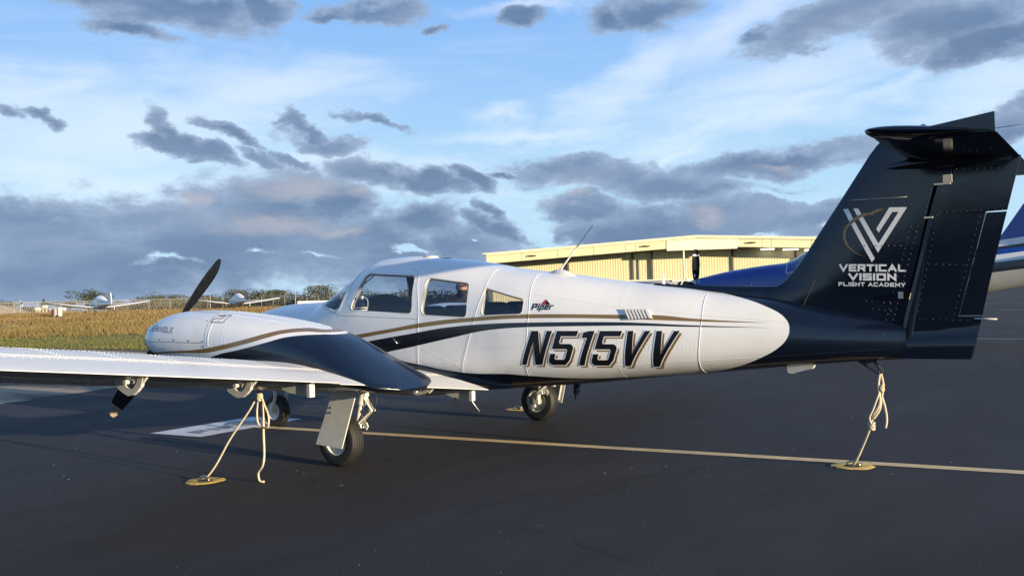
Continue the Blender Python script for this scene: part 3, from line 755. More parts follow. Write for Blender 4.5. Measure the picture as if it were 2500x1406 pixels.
# fuselage skin: rings along x, windows cut out of it
SX = np.unique(np.round(np.concatenate([np.array([-3.47, -3.462, -3.445, -3.42, -3.38, -3.32]), np.arange(-3.25, 4.2501, 0.05), [4.25]]), 4))
TH = np.linspace(0, 2 * math.pi, 112, endpoint=False)
ring = FUSELAGE.point(SX[:, None], TH[None, :])
bm = bmesh.new()
vs = [[bm.verts.new(p) for p in row] for row in ring]
for i in range(len(SX) - 1):
    for j in range(len(TH)):
        k = (j + 1) % len(TH); bm.faces.new((vs[i][j], vs[i][k], vs[i + 1][k], vs[i + 1][j]))
bm.faces.new(vs[0][::-1]); bm.faces.new(vs[-1])
WINDOWS = [round_poly([(-0.722, 1.672), (-0.085, 1.628), (-0.034, 1.268), (-0.835, 1.312)], [.06, .05, .05, .06], 5),
           round_poly([(0.070, 1.602), (0.572, 1.533), (0.604, 1.226), (0.080, 1.256)], [.055, .05, .045, .055], 5),
           round_poly([(0.752, 1.488), (1.186, 1.374), (1.190, 1.250), (0.770, 1.240)], [.03, .03, .035, .035], 5)]
def cut(bm, planes, box, side):
    (x0, x1), (z0, z1) = box
    cand = [f for f in bm.faces if len(f.verts) < 20 and side * f.calc_center_median().y > 0 and x0 - .08 < f.calc_center_median().x < x1 + .08 and z0 - .08 < f.calc_center_median().z < z1 + .08]
    for co, no in planes:
        geom = set(cand)
        for f in cand: geom.update(f.edges); geom.update(f.verts)
        r = bmesh.ops.bisect_plane(bm, geom=list(geom), dist=1e-5, plane_co=co, plane_no=no)
        cand = [g for g in r['geom'] if isinstance(g, bmesh.types.BMFace)]
    inside = [f for f in cand if all((f.calc_center_median() - Vector(co)).dot(Vector(no)) < 0 for co, no in planes)]
    idx = {}; V = []; F = []
    for f in inside:
        q = []
        for v in f.verts:
            if v not in idx: idx[v] = len(V); V.append(tuple(v.co))
            q.append(idx[v])
        F.append(q)
    bmesh.ops.delete(bm, geom=inside, context='FACES')
    return np.array(V), F
def poly_planes(p):
    s = 1 if area2(p) > 0 else -1; out = []
    for i in range(len(p)):
        a, b = p[i - 1], p[i]
        if math.hypot(b[0] - a[0], b[1] - a[1]) < 1e-5: continue
        out.append(((a[0], 0, a[1]), (s * (b[1] - a[1]), 0, -s * (b[0] - a[0]))))
    return out
panes = []
for w in WINDOWS:
    for s in (-1, 1):
        xs = [q[0] for q in w]; zs = [q[1] for q in w]
        panes.append(('cabin_window', s, w) + cut(bm, poly_planes(w), ((min(xs), max(xs)), (min(zs), max(zs))), s))
WS_PLANES = [((-1.04, 0, 1.302), (-.255, 0, -1.0)), ((-1.0, 0, 1.31), (1.0, 0, -.34)), ((-1.035, 0, 1.322), (.45, 0, -1.0))]
for s in (-1, 1):
    panes.append(('windshield', s, None) + cut(bm, WS_PLANES + [((0, s * .014, 0), (0, -s, 0))], ((-1.6, -.75), (1.2, 1.95)), s))
me = bpy.data.meshes.new('fuselage'); bm.to_mesh(me); bm.free()
co = np.empty(len(me.vertices) * 3); me.vertices.foreach_get('co', co); co = co.reshape(-1, 3)
me.materials.append(M['fuselage_paint']); me.polygons.foreach_set('use_smooth', np.full(len(me.polygons), True)); me.update()
nr = FUSELAGE.normal(co); nr[co[:, 0] < -3.465] = (-1, 0, 0)
me.normals_split_custom_set_from_vertices([tuple(map(float, n)) for n in nr])
fuselage = link(bpy.data.objects.new('fuselage', me), plane)
# cabin lining: the same skin, 28 mm further in
V = co - 0.028 * nr; F = [tuple(p.vertices) for p in me.polygons if all(-1.55 < co[v][0] < 1.5 for v in p.vertices)]
used = sorted({v for f in F for v in f}); mp = {v: i for i, v in enumerate(used)}
mk('cabin_lining', V[used], [tuple(mp[v] for v in f) for f in F], M['lining'], plane, smooth=True)
for x, nm, mt in ((-1.50, 'front_bulkhead', M['dash_black']), (1.47, 'rear_bulkhead', M['lining'])):
    p = FUSELAGE.point(x, TH); c = p.mean(0); q = c + (p - c) * 0.96
    mk(nm, list(q) + list(q + [0.02, 0, 0]), [tuple(range(len(q))), tuple(range(len(q), 2 * len(q)))], mt, plane, smooth=False)
for kind, s, w, V, F in panes:
    n = FUSELAGE.normal(V)
    o = mk('window_pane' if w else 'windshield_pane', V - n * 0.010, F, M['glass'], fuselage, smooth=True, normals=n)
    if w:
        big = grow_poly(w, .011); loops = []
        for poly, off in ((big, .0004), (w, .0022), (w, -.034)):
            loops.append([FUSELAGE.side(x, z, s, off) for x, z in poly])
        k = len(w); vv = [p for l in loops for p in l]
        mk('window_frame', vv, [(a * k + i, a * k + (i + 1) % k, (a + 1) * k + (i + 1) % k, (a + 1) * k + i) for a in range(2) for i in range(k)], M['cream_trim'], fuselage, smooth=False)
def skin_strip(name, body, pts, mat, parent, width=.011, h=.0026, s=-1, n=40):
    """a raised lap joint along a path of (x, z) seen from the side, or of skin points"""
    P = np.array(pts, float)
    if P.shape[1] == 2:
        P = along(P, 0.02) if len(P) < 15 else P
        P = np.array([body.side(x, z, s) for x, z in P])
    nn = body.normal(P); t = np.gradient(P, axis=0); t /= np.linalg.norm(t, axis=1, keepdims=True); b = np.cross(nn, t)
    prof = [(-.5, -.0008), (-.3, h), (.3, h), (.5, -.0008)]
    vv = np.stack([P + b * width * a + nn * q for a, q in prof], 1).reshape(-1, 3)
    return mk(name, vv, grid_faces(len(P), 4), mat, parent, smooth=True)
def ring_path(x_of_z, z0, z1, n=50):
    """a frame line on one side, from z0 up over the shoulder to near the top"""
    out = []
    for z in np.linspace(z0, z1, n): out.append((float(x_of_z(z)), z))
    return out
FRAMES = [hermite([.75, 1.245, 1.60, 1.80], [.03, .049, -.04, -.10]), hermite([.74, 1.24, 1.50, 1.70], [.534, .699, .748, .72]),
          hermite([.69, 1.234, 1.484, 1.63], [1.21, 1.254, 1.213, 1.16]), hermite([.67, 1.22, 1.53], [2.06, 2.084, 2.05]), hermite([.70, 1.18, 1.41], [2.72, 2.77, 2.74])]
TOPS = [1.797, 1.665, 1.605, 1.478, 1.385]; LOWS = [.72, .66, .62, .68, .74]
rp = []; rn = []
for i, (fz, zt, zl) in enumerate(zip(FRAMES, TOPS, LOWS)):
    for s in (-1, 1):
        zz = zl + (zt - zl) * (1 - (1 - np.linspace(0, 1, 70)) ** 2.2)
        P = np.array([FUSELAGE.side(float(fz(z)), z, s) for z in zz])
        if i != 3: skin_strip('skin_seam', FUSELAGE, P, M['fuselage_paint'], fuselage, .009 if i < 3 else .007, .002)
        for dx in ((-.018, .018) if i < 3 else (0,)):
            Q = along(P + [dx, 0, 0], .032); Q = np.array([FUSELAGE.side(q[0], q[2], s) for q in Q]); rp.append(Q)
STRINGERS = [[(1.25, 1.422), (2.026, 1.296), (2.722, 1.217), (3.298, 1.163), (4.1, 1.05)], [(0.60, .964), (1.259, .957), (2.732, .949)], [(1.222, .731), (1.849, .793), (2.381, .827), (3.229, .876), (4.1, .935)],
             [(0.07, 1.218), (.66, 1.19)], [(-1.0, 1.269), (-.417, 1.242), (.03, 1.222)], [(.62, 1.55), (.06, 1.63)], [(1.19, 1.43), (.78, 1.53)], [(.6, .80), (-.05, .83)], [(.05, .96), (.52, .78)]]
for st in STRINGERS:
    for s in (-1, 1): rp.append(np.array([FUSELAGE.side(x, z, s) for x, z in along(st, .034)]))
rp = np.concatenate(rp); rivets('rivet_rows', rp, FUSELAGE.normal(rp), M['fuselage_paint'], fuselage, .0056, .0026)
for st in STRINGERS[:1] + STRINGERS[2:3]:
    skin_strip('skin_seam', FUSELAGE, st, M['fuselage_paint'], fuselage, .006, .0016)
g = Geo(); P = [FUSELAGE.side(x, z, -1, -.014) for x, z in ((-.795, 1.335), (-.785, 1.40), (-.74, 1.435), (-.66, 1.435), (-.625, 1.41), (-.612, 1.31))]; g.tube(bezier(P, 24), .0055, 6)
for dz in (0, .022): g.tube([FUSELAGE.side(x, 1.312 + dz, -1, -.012) for x in (-.80, -.70, -.612)], .006, 6)
P = FUSELAGE.side(-.70, 1.435, -1, -.012); g.box(P, (.03, .02, .03)); g.make('storm_window', M['cream_trim'], fuselage, True)
# emergency-exit outline round the front window, nose seam, windshield fairing
for s in (-1, 1):
    skin_strip('door_seam', FUSELAGE, round_poly([(-1.012, .95), (-1.008, 1.30), (-.86, 1.70), (-.83, 1.745), (-.11, 1.69), (-.035, 1.60), (-.045, 1.45)], [.01, .05, .05, .04, .09, .03, .01], 4)[3:-3], M['grey_vinyl'], fuselage, .0045, .0005, s)
    skin_strip('door_seam', FUSELAGE, [(-1.0, 1.262), (.04, 1.215)], M['grey_vinyl'], fuselage, .004, .0005, s)
    skin_strip('nose_seam', FUSELAGE, [(-1.50, 1.36), (-1.49, 1.20), (-1.49, .9)], M['fuselage_paint'], fuselage, .012, .003, s)
    fr = [(x, 1.302 - .255 * (x + 1.04)) for x in np.linspace(-1.40, -1.06, 20)] + [(-1.02, 1.305), (-.995, 1.325)] + [(-1.0 + (z - 1.31) * .34, z) for z in np.linspace(1.34, 1.74, 16)]
    P = np.array([FUSELAGE.side(x, z, s) for x, z in fr]); n = FUSELAGE.normal(P)
    t = np.gradient(P, axis=0); t /= np.linalg.norm(t, axis=1, keepdims=True); b = np.cross(n, t) * s
    pr = [(-.030, .0005), (-.006, .007), (.004, .006), (.006, -.012)]
    mk('windshield_frame', np.stack([P - b * a + n * q for a, q in pr], 1).reshape(-1, 3), grid_faces(len(P), 4), M['white_paint'], fuselage)
mk('windshield_post', *(lambda xs: (np.concatenate([np.stack([xs, np.full_like(xs, y), FUSELAGE.zt(xs) + .004], 1) for y in (-.02, .02)]), [(i, i + 1, len(xs) + i + 1, len(xs) + i) for i in range(len(xs) - 1)]))(np.linspace(-1.5, -.84, 16)), M['white_paint'], fuselage)

# registration: gold drop shadow, white edge, black face
REGISTRATION = [[(1.1836, 0.8049), (1.2934, 1.1001), (1.3593, 1.0997), (1.3735, 0.9011), (1.4428, 1.0991), (1.4916, 1.0988), (1.3832, 0.8070), (1.3177, 0.8063), (1.3106, 1.0086), (1.2304, 0.8054)],
    [(1.5392, 1.0985), (1.7358, 1.0970), (1.7183, 1.0513), (1.5752, 1.0520), (1.5573, 1.0019), (1.5660, 0.9878), (1.6603, 0.9877), (1.6846, 0.9685), (1.6835, 0.9409), (1.6485, 0.8539), (1.6028, 0.8077), (1.4750, 0.8066), (1.4508, 0.8295), (1.4550, 0.8591), (1.4720, 0.9036), (1.5198, 0.9038), (1.5065, 0.8660), (1.5142, 0.8537), (1.5916, 0.8542), (1.6071, 0.8666), (1.6304, 0.9312), (1.6226, 0.9434), (1.4914, 0.9432), (1.4904, 0.9535)],
    [(1.7226, 0.8046), (1.8121, 1.0362), (1.7659, 1.0365), (1.7803, 1.0827), (1.8355, 1.0962), (1.8824, 1.0958), (1.7725, 0.8049)],
    [(1.9291, 1.0954), (2.1225, 1.0937), (2.1054, 1.0484), (1.9648, 1.0492), (1.9473, 0.9994), (1.9559, 0.9853), (2.0484, 0.9851), (2.0723, 0.9660), (2.0710, 0.9386), (2.0342, 0.8516), (1.9869, 0.8053), (1.8626, 0.8047), (1.8405, 0.8278), (1.8458, 0.8574), (1.8635, 0.9018), (1.9100, 0.9019), (1.8960, 0.8642), (1.9031, 0.8518), (1.9785, 0.8521), (1.9942, 0.8645), (2.0186, 0.9290), (2.0111, 0.9412), (1.8828, 0.9412), (1.8819, 0.9515)],
    [(2.1241, 0.8008), (2.1715, 1.0933), (2.2186, 1.0929), (2.2012, 0.9016), (2.3156, 1.0920), (2.3630, 1.0916), (2.1700, 0.8010)],
    [(2.3604, 0.7972), (2.4132, 1.0911), (2.4599, 1.0907), (2.4409, 0.8994), (2.5587, 1.0898), (2.6045, 1.0893), (2.4085, 0.7973)]]
EMBLEM_BAR = [(3.8210, 2.0040), (3.8586, 2.0039), (4.0476, 1.6154), (4.0251, 1.5884)]
EMBLEM_VEE = [(3.8990, 2.0025), (3.9350, 2.0009), (4.0770, 1.7261), (4.2261, 1.9534), (4.1818, 1.9566), (4.0808, 1.8070), (4.0641, 1.8375), (4.1610, 1.9916), (4.2857, 1.9844), (4.0715, 1.6575)]
EMBLEM_SWOOSH = [(3.9857, 1.6324), (3.9300, 1.6499), (3.8743, 1.6873), (3.8365, 1.7293), (3.8186, 1.7786), (3.8183, 1.8216), (3.8326, 1.8636), (3.8649, 1.8991), (3.9124, 1.9333), (3.9542, 1.9543), (3.9799, 1.9605), (4.0155, 1.9580), (4.0565, 1.9761), (4.0895, 1.9869), (4.1279, 1.9804), (4.0966, 1.9706), (4.0686, 1.9584), (4.0611, 1.9600), (4.0377, 1.9379), (4.0276, 1.9386), (4.0355, 1.9486), (4.0212, 1.9459), (3.9844, 1.9389), (3.9535, 1.9305), (3.9116, 1.9040), (3.8746, 1.8770), (3.8504, 1.8464), (3.8389, 1.8096), (3.8404, 1.7720), (3.8598, 1.7228), (3.8948, 1.6809), (3.9403, 1.6505)]
T1 = [(3.7836, 1.5276), (4.2637, 1.5077), (4.2653, 1.5615), (3.7852, 1.5835)]
T2 = [(3.8494, 1.4567), (4.1947, 1.4435), (4.1962, 1.4966), (3.8510, 1.5112)]
T3 = [(3.7751, 1.4160), (4.2556, 1.3960), (4.2565, 1.4250), (3.7760, 1.4461)]

SHIFT = (0.0195, -0.0185)
for g in REGISTRATION:
    L_ = flat_decal('letter_shadow', [[(x + SHIFT[0], z + SHIFT[1]) for x, z in g]], lambda x, z: FUSELAGE.side(x, z, -1, .0020), M['gold_paint'], fuselage, .02)
    flat_decal('letter_edge', [grow_poly(g, .0075)], lambda x, z: FUSELAGE.side(x, z, -1, .0029), M['white_vinyl'], fuselage, .02)
    flat_decal('registration_letter', [g], lambda x, z: FUSELAGE.side(x, z, -1, .0038), M['black_paint'], fuselage, .02)
# maker's name with its red triangle
def on_left(off): return lambda x, z: FUSELAGE.side(x, z, -1, off)
pl, w = letters('P', .046, .056, .012, .012, .18); pl2, w2 = letters('iper', .036, .056, .0105, .010, .18)
flat_decal('maker_name', [[(x + 1.275, z + 1.279) for x, z in p] for p in pl] + [[(x + 1.275 + w + .011, z + 1.279) for x, z in p] for p in pl2], on_left(.0024), M['black_paint'], fuselage, .02)
flat_decal('maker_triangle', [[(1.358, 1.3215), (1.398, 1.372), (1.405, 1.3215)]], on_left(.0024), M['red_vinyl'], fuselage, .02)
flat_decal('maker_triangle', [[(1.408, 1.3215), (1.402, 1.368), (1.452, 1.3215)]], on_left(.0024), M['black_paint'], fuselage, .02)
# air vent with six louvres
vent = skin_strip('air_vent', FUSELAGE, [(2.13, 1.262), (2.17, 1.192)], M['white_paint'], plane, .02, .004)
Q = [np.array(q) for q in ((2.118, 1.270), (2.318, 1.262), (2.368, 1.190), (2.172, 1.184))]
for k in range(7):
    a = Q[0] + (Q[1] - Q[0]) * k / 7; d = Q[3] + (Q[2] - Q[3]) * k / 7; e = (Q[1] - Q[0]) * (.58 if k < 6 else .95) / 7
    o_ = [FUSELAGE.side(*p, -1, h) for p, h in ((a, .001), (d, .001), (a + e * .15, .024), (d + e * .15, .024), (a + e, .024), (d + e, .024), (a + e * 1.25, .001), (d + e * 1.25, .001))]
    g = Geo(); g.add(o_, [(0, 1, 3, 2), (2, 3, 5, 4), (4, 5, 7, 6), (0, 2, 4, 6), (1, 7, 5, 3)]); g.make('slat', M['white_paint'], vent)
g = Geo(); P = [FUSELAGE.side(x, z, -1, .012) for x, z in ((-.252, 1.036), (-.203, .985))]; g.tube(P, .006, 6); g.make('door_handle', M['steel'], plane, True)

# cabin fittings
def rounded_box(name, size, loc, mat, parent, bevel=.05, tilt=0.0, seg=4):
    bm = bmesh.new(); bmesh.ops.create_cube(bm, size=1.0)
    for v in bm.verts: v.co = Vector((v.co.x * size[0], v.co.y * size[1], v.co.z * size[2]))
    bmesh.ops.bevel(bm, geom=bm.edges[:], offset=bevel, segments=seg, affect='EDGES', profile=0.6)
    bmesh.ops.transform(bm, matrix=Matrix.Translation(loc) @ Matrix.Rotation(tilt, 4, 'Y'), verts=bm.verts[:])
    return mk_bm(name, bm, mat, parent, smooth=True)
for X, top in ((-.13, 1.335), (.62, 1.36)):
    for y in (-.27, .27):
        st = rounded_box('seat', (.46, .45, .14), (X - .27, y, top - .60), M['seat_leather'], plane, .05)
        rounded_box('backrest', (.13, .47, .66), (X, y, top - .33), M['seat_leather'], st, .06, math.radians(9), 5)
g = Geo(); arc = [(-.50, .9)] + [(.50 * math.cos(q), 1.13 + .335 * math.sin(q) ** .8) for q in np.linspace(math.pi - .02, .02, 24)] + [(.50, .9)]
n = len(arc); vs = [(x, y * k, 1.0 + (z - 1.0) * k) for x, k in ((-1.36, .80), (-1.05, .98), (-.86, 1.0), (-.85, .93)) for y, z in arc]
g.add(vs, grid_faces(4, n)); g.add([(-.852, y * .93, 1.0 + (z - 1.0) * .93) for y, z in arc], [tuple(range(n))]); g.make('glareshield', M['dash_black'], plane, True, 50)
for y in (-.27, .27):
    g = Geo(); g.tube([(-.86, y, 1.10), (-.66, y, 1.12)], .016, 8); g.tube([(-.66, y - .15, 1.20), (-.65, y - .14, 1.11), (-.65, y, 1.08), (-.65, y + .14, 1.11), (-.66, y + .15, 1.20)], .014, 8); g.make('control_wheel', M['dash_black'], plane, True)

# ---------------- wings
AX = np.array([0, .005, .0125, .025, .05, .10, .15, .2, .3, .4, .5, .6, .7, .8, .9, .95, 1.0])
AU = np.array([0, .0125, .0195, .0272, .0387, .0558, .0685, .0785, .0915, .0974, .0949, .0851, .0698, .0507, .0285, .0165, .0015])
AL = -np.array([0, .0100, .0148, .0195, .0262, .0362, .0430, .0478, .0536, .0552, .0513, .0427, .0305, .0165, .0045, .0008, .0015])
f_up, f_lo = hermite(np.sqrt(AX), AU), hermite(np.sqrt(AX), AL)
f_le = hermite([.3, .62, 1.0, 1.3, 3.3, 5.7, 5.9], [-1.12, -1.02, -.80, -.735, -.73, -.50, -.40]); f_te = hermite([0, 3.4, 5.7, 5.9], [.87, .87, .66, .60])
HINGE = .735
def wing_xz(y, u, upper):
    c = f_te(y) - f_le(y); x = f_le(y) + u * c
    zc = .58 + .116 * (y - .6) + (1 - u) * c * math.tan(math.radians(1.0))
    fade = np.sqrt(np.clip(1 - ((np.maximum(y, 5.7) - 5.7) / .19) ** 2, 0.0004, 1))
    return x, zc + np.where(upper, f_up(np.sqrt(u)) * .9, f_lo(np.sqrt(u))) * c * fade
def surf_pt(s, y, u, upper, defl=0.0):
    """point on a wing, or on a control surface turned about its hinge"""
    y = np.asarray(y, float); u = np.asarray(u, float); x, z = wing_xz(y, u, upper)
    if defl:
        hx, h1 = wing_xz(y, np.full_like(y, HINGE), True); _, h2 = wing_xz(y, np.full_like(y, HINGE), False); hz = (h1 + h2) / 2
        dx, dz = x - hx, z - hz; x, z = hx + dx * math.cos(defl) - dz * math.sin(defl), hz + dx * math.sin(defl) + dz * math.cos(defl)
    return np.stack(np.broadcast_arrays(x, s * y, z), -1)
def lofted(name, s, ys, us, mat, parent, defl=0.0, **kw):
    """closed section running back over the top and forward along the bottom"""
    us = np.asarray(us); rows = []
    for y in ys:
        yy = np.full(len(us), y); rows.append(np.concatenate([surf_pt(s, yy, us, True, defl)[::-1], surf_pt(s, yy[1:], us[1:], False, defl)]))
    R = np.array(rows); n = R.shape[1]; F = grid_faces(len(ys), n, True) + [tuple(range(n))[::-1], tuple(range((len(ys) - 1) * n, len(ys) * n))]
    bm = bmesh.new(); me = bpy.data.meshes.new(name); me.from_pydata(R.reshape(-1, 3).tolist(), [], F); bm.from_mesh(me); bpy.data.meshes.remove(me)
    return shade_by_angle(mk_bm(name, bm, mat, parent, **kw), 40)
U_MAIN = HINGE * (1 - np.cos(np.linspace(0, math.pi / 2, 26))); U_FLAP = HINGE + .006 + (1 - HINGE - .006) * np.linspace(0, 1, 9)
AIL_UP = math.radians(1.2)
SURF = [('flap', .64, 1.50, 0.0), ('flap', 2.235, 2.50, 0.0), ('aileron', 2.508, 5.42, AIL_UP)]
for s in (-1, 1):
    ys = np.concatenate([np.linspace(.35, 1.3, 8), np.linspace(1.5, 5.4, 16), 5.7 + .188 * np.sin(np.linspace(0, math.pi / 2, 8))])
    wing = lofted('wing', s, ys, U_MAIN, M['white_paint'], plane)
    tip = lofted('wing_tip', s, np.concatenate([[5.428, 5.55], 5.7 + .188 * np.sin(np.linspace(0, math.pi / 2, 8))]), np.concatenate([[HINGE - .002], U_FLAP]), M['white_paint'], wing)
    for nm, y0, y1, de in SURF:
        lofted(nm, s, np.linspace(y0, y1, 10), U_FLAP, M['white_paint'], wing, de if s < 0 else -de)
    # stiffening beads pressed into the control surfaces, rivets
    V = []; F = []
    for nm, y0, y1, de in SURF:
        de = de if s < 0 else -de
        for y in np.arange(y0 + .03, y1 - .02, .066):
            for upper in (True, False):
                if upper and y > 3.35: continue
                u = np.linspace(.775 if upper else .76, .985, 8); k = np.sin(np.linspace(0, math.pi, 8)) ** .5
                c = surf_pt(s, np.full(8, y), u, upper, de); n0 = np.array([0, 0, 1.0 if upper else -1.0]); b = len(V)
                for i in range(8):
                    hb = .0042 if upper else .0085; V += [c[i] + [0, -.010, 0] - n0 * .001, c[i] + n0 * hb * k[i], c[i] + [0, .010, 0] - n0 * .001]
                F += [(b + i * 3 + j, b + i * 3 + j + 1, b + i * 3 + j + 4, b + i * 3 + j + 3) for i in range(7) for j in range(2)]
    mk('skin_beads', V, F, M['white_paint'], wing, smooth=True, kind='stuff')
    rv = []; up_n = []
    for u, y0, y1, st in ((.715, .7, 5.6, .032), (.695, .7, 5.6, .032), (.40, .75, 5.6, .036), (.43, .75, 5.6, .036), (.12, 2.3, 5.6, .036), (.765, 2.3, 5.4, .05)):
        y = np.arange(y0, y1, st); rv.append(surf_pt(s, y, np.full(len(y), u), True, (AIL_UP if s < 0 else -AIL_UP) if u > .74 else 0))
    for y in np.arange(2.30, 5.6, .40):
        for dy in (0, .022):
            u = np.arange(.05, .70, .022); rv.append(surf_pt(s, np.full(len(u), y + dy), u, True))
    rv = np.concatenate(rv); nn = np.tile([0, -.11 * s * -1.0 * -1, .99], (len(rv), 1)); rivets('rivet_rows', rv, nn / np.linalg.norm(nn, axis=1, keepdims=True), M['white_paint'], wing, .0055, .003)
    rb = []
    for u, st in ((.80, .055), (.70, .05), (.55, .06)):
        y = np.arange(2.45, 5.4, st); rb.append(surf_pt(s, y, np.full(len(y), u), False, (AIL_UP if s < 0 else -AIL_UP) if u > .74 else 0))
    for y in (3.35, 3.9, 4.5): u = np.arange(.2, .72, .03); rb.append(surf_pt(s, np.full(len(u), y), u, False))
    rb = np.concatenate(rb); rivets('rivet_rows', rb, np.tile([0, 0, -1.0], (len(rb), 1)), M['white_paint'], wing, .0085, .0075)
    y = np.linspace(2.5, 5.42, 60); c = surf_pt(s, y, np.full(60, .745), False); mk('skin_seam', np.stack([c + [-.006, 0, .001], c + [-.002, 0, -.006], c + [.004, 0, -.006], c + [.006, 0, .001]], 1).reshape(-1, 3), grid_faces(60, 4), M['white_paint'], wing)
    # seams of the wing skins, hinge line
    for u, y0, y1 in ((.705, .66, 5.42),):
        y = np.linspace(y0, y1, 60); c = surf_pt(s, y, np.full(60, u), True)
        vv = np.stack([c + [-.006, 0, -.001], c + [-.003, 0, .0022], c + [.004, 0, .0018], c + [.006, 0, -.001]], 1).reshape(-1, 3)
        mk('skin_seam', vv, grid_faces(60, 4), M['white_paint'], wing)
    # hinge brackets below the trailing edge
    for y, shape in ((4.03, 0), (3.20, 1), (2.66, 2), (1.30, 1), (.70, 2)):
        z = float(wing_xz(np.array(y), np.array(.80), False)[1]); g = Geo()
        if shape == 2:
            g.prism([(.46, z + .03), (.74, z + .02), (.74, z - .075), (.52, z - .055), (.45, z - .03)], s * y - .012, s * y + .012); g.box((.735, s * y, z - .03), (.03, .05, .10))
        else:
            sc_ = 1.0 if y > 2 else .6
            o = [(.44, z + .03), (.47, z - .02), (.52, z - .065), (.60, z - .098), (.67, z - .088), (.735, z - .035), (.76, z + .03)]
            i_ = [(.71, z + .03), (.69, z - .02), (.655, z - .052), (.61, z - .056), (.56, z - .02), (.53, z + .03)]
            o = [(a, z + .03 + (b - z - .03) * sc_) for a, b in o]; i_ = [(a, z + .03 + (b - z - .03) * sc_) for a, b in i_]
            h_ = .011
            # band between the outer and the inner outline
            inn = i_[::-1]; N2 = 9; po = along(np.array(o), np.linalg.norm(np.diff(np.array(o), axis=0), axis=1).sum() / N2); pi_ = along(np.array(inn), np.linalg.norm(np.diff(np.array(inn), axis=0), axis=1).sum() / N2)
            k = min(len(po), len(pi_)); po = np.r_[[o[0]], po[:k], [o[-1]]]; pi_ = np.r_[[inn[0]], pi_[:k], [inn[-1]]]; k += 2
            vs = [(p[0], s * y + d, p[1]) for d in (-h_, h_) for q in (po, pi_) for p in q]
            fs = []
            for a in range(k - 1):
                fs += [(a, a + 1, k + a + 1, k + a), (2 * k + a, 3 * k + a, 3 * k + a + 1, 2 * k + a + 1), (a, 2 * k + a, 2 * k + a + 1, a + 1), (k + a, k + a + 1, 3 * k + a + 1, 3 * k + a)]
            g.add(vs, fs)
            g.tube([(.60, s * y - .03, z - .012), (.60, s * y + .03, z - .012)], .016, 8); g.tube([(.62, s * y, z + .01), (.735, s * y, z - .02), (.78, s * y, z + .02)], .009, 6)
        g.make('flap_hinge', M['gear_white'], wing)
    # tie-down ring under the wing
    zt_ = float(wing_xz(np.array(2.5), np.array(.48), False)[1]); g = Geo()
    g.tube([(0.02, s * 2.5, zt_ + .02), (0.02, s * 2.5, zt_ - .035)], .008, 8); g.tube([(0.02 + .02 * math.cos(q), s * 2.5, zt_ - .052 + .02 * math.sin(q)) for q in np.linspace(0, 2 * math.pi, 17)], .006, 6, False)
    g.make('tie_down_ring', M['steel'], wing, True)

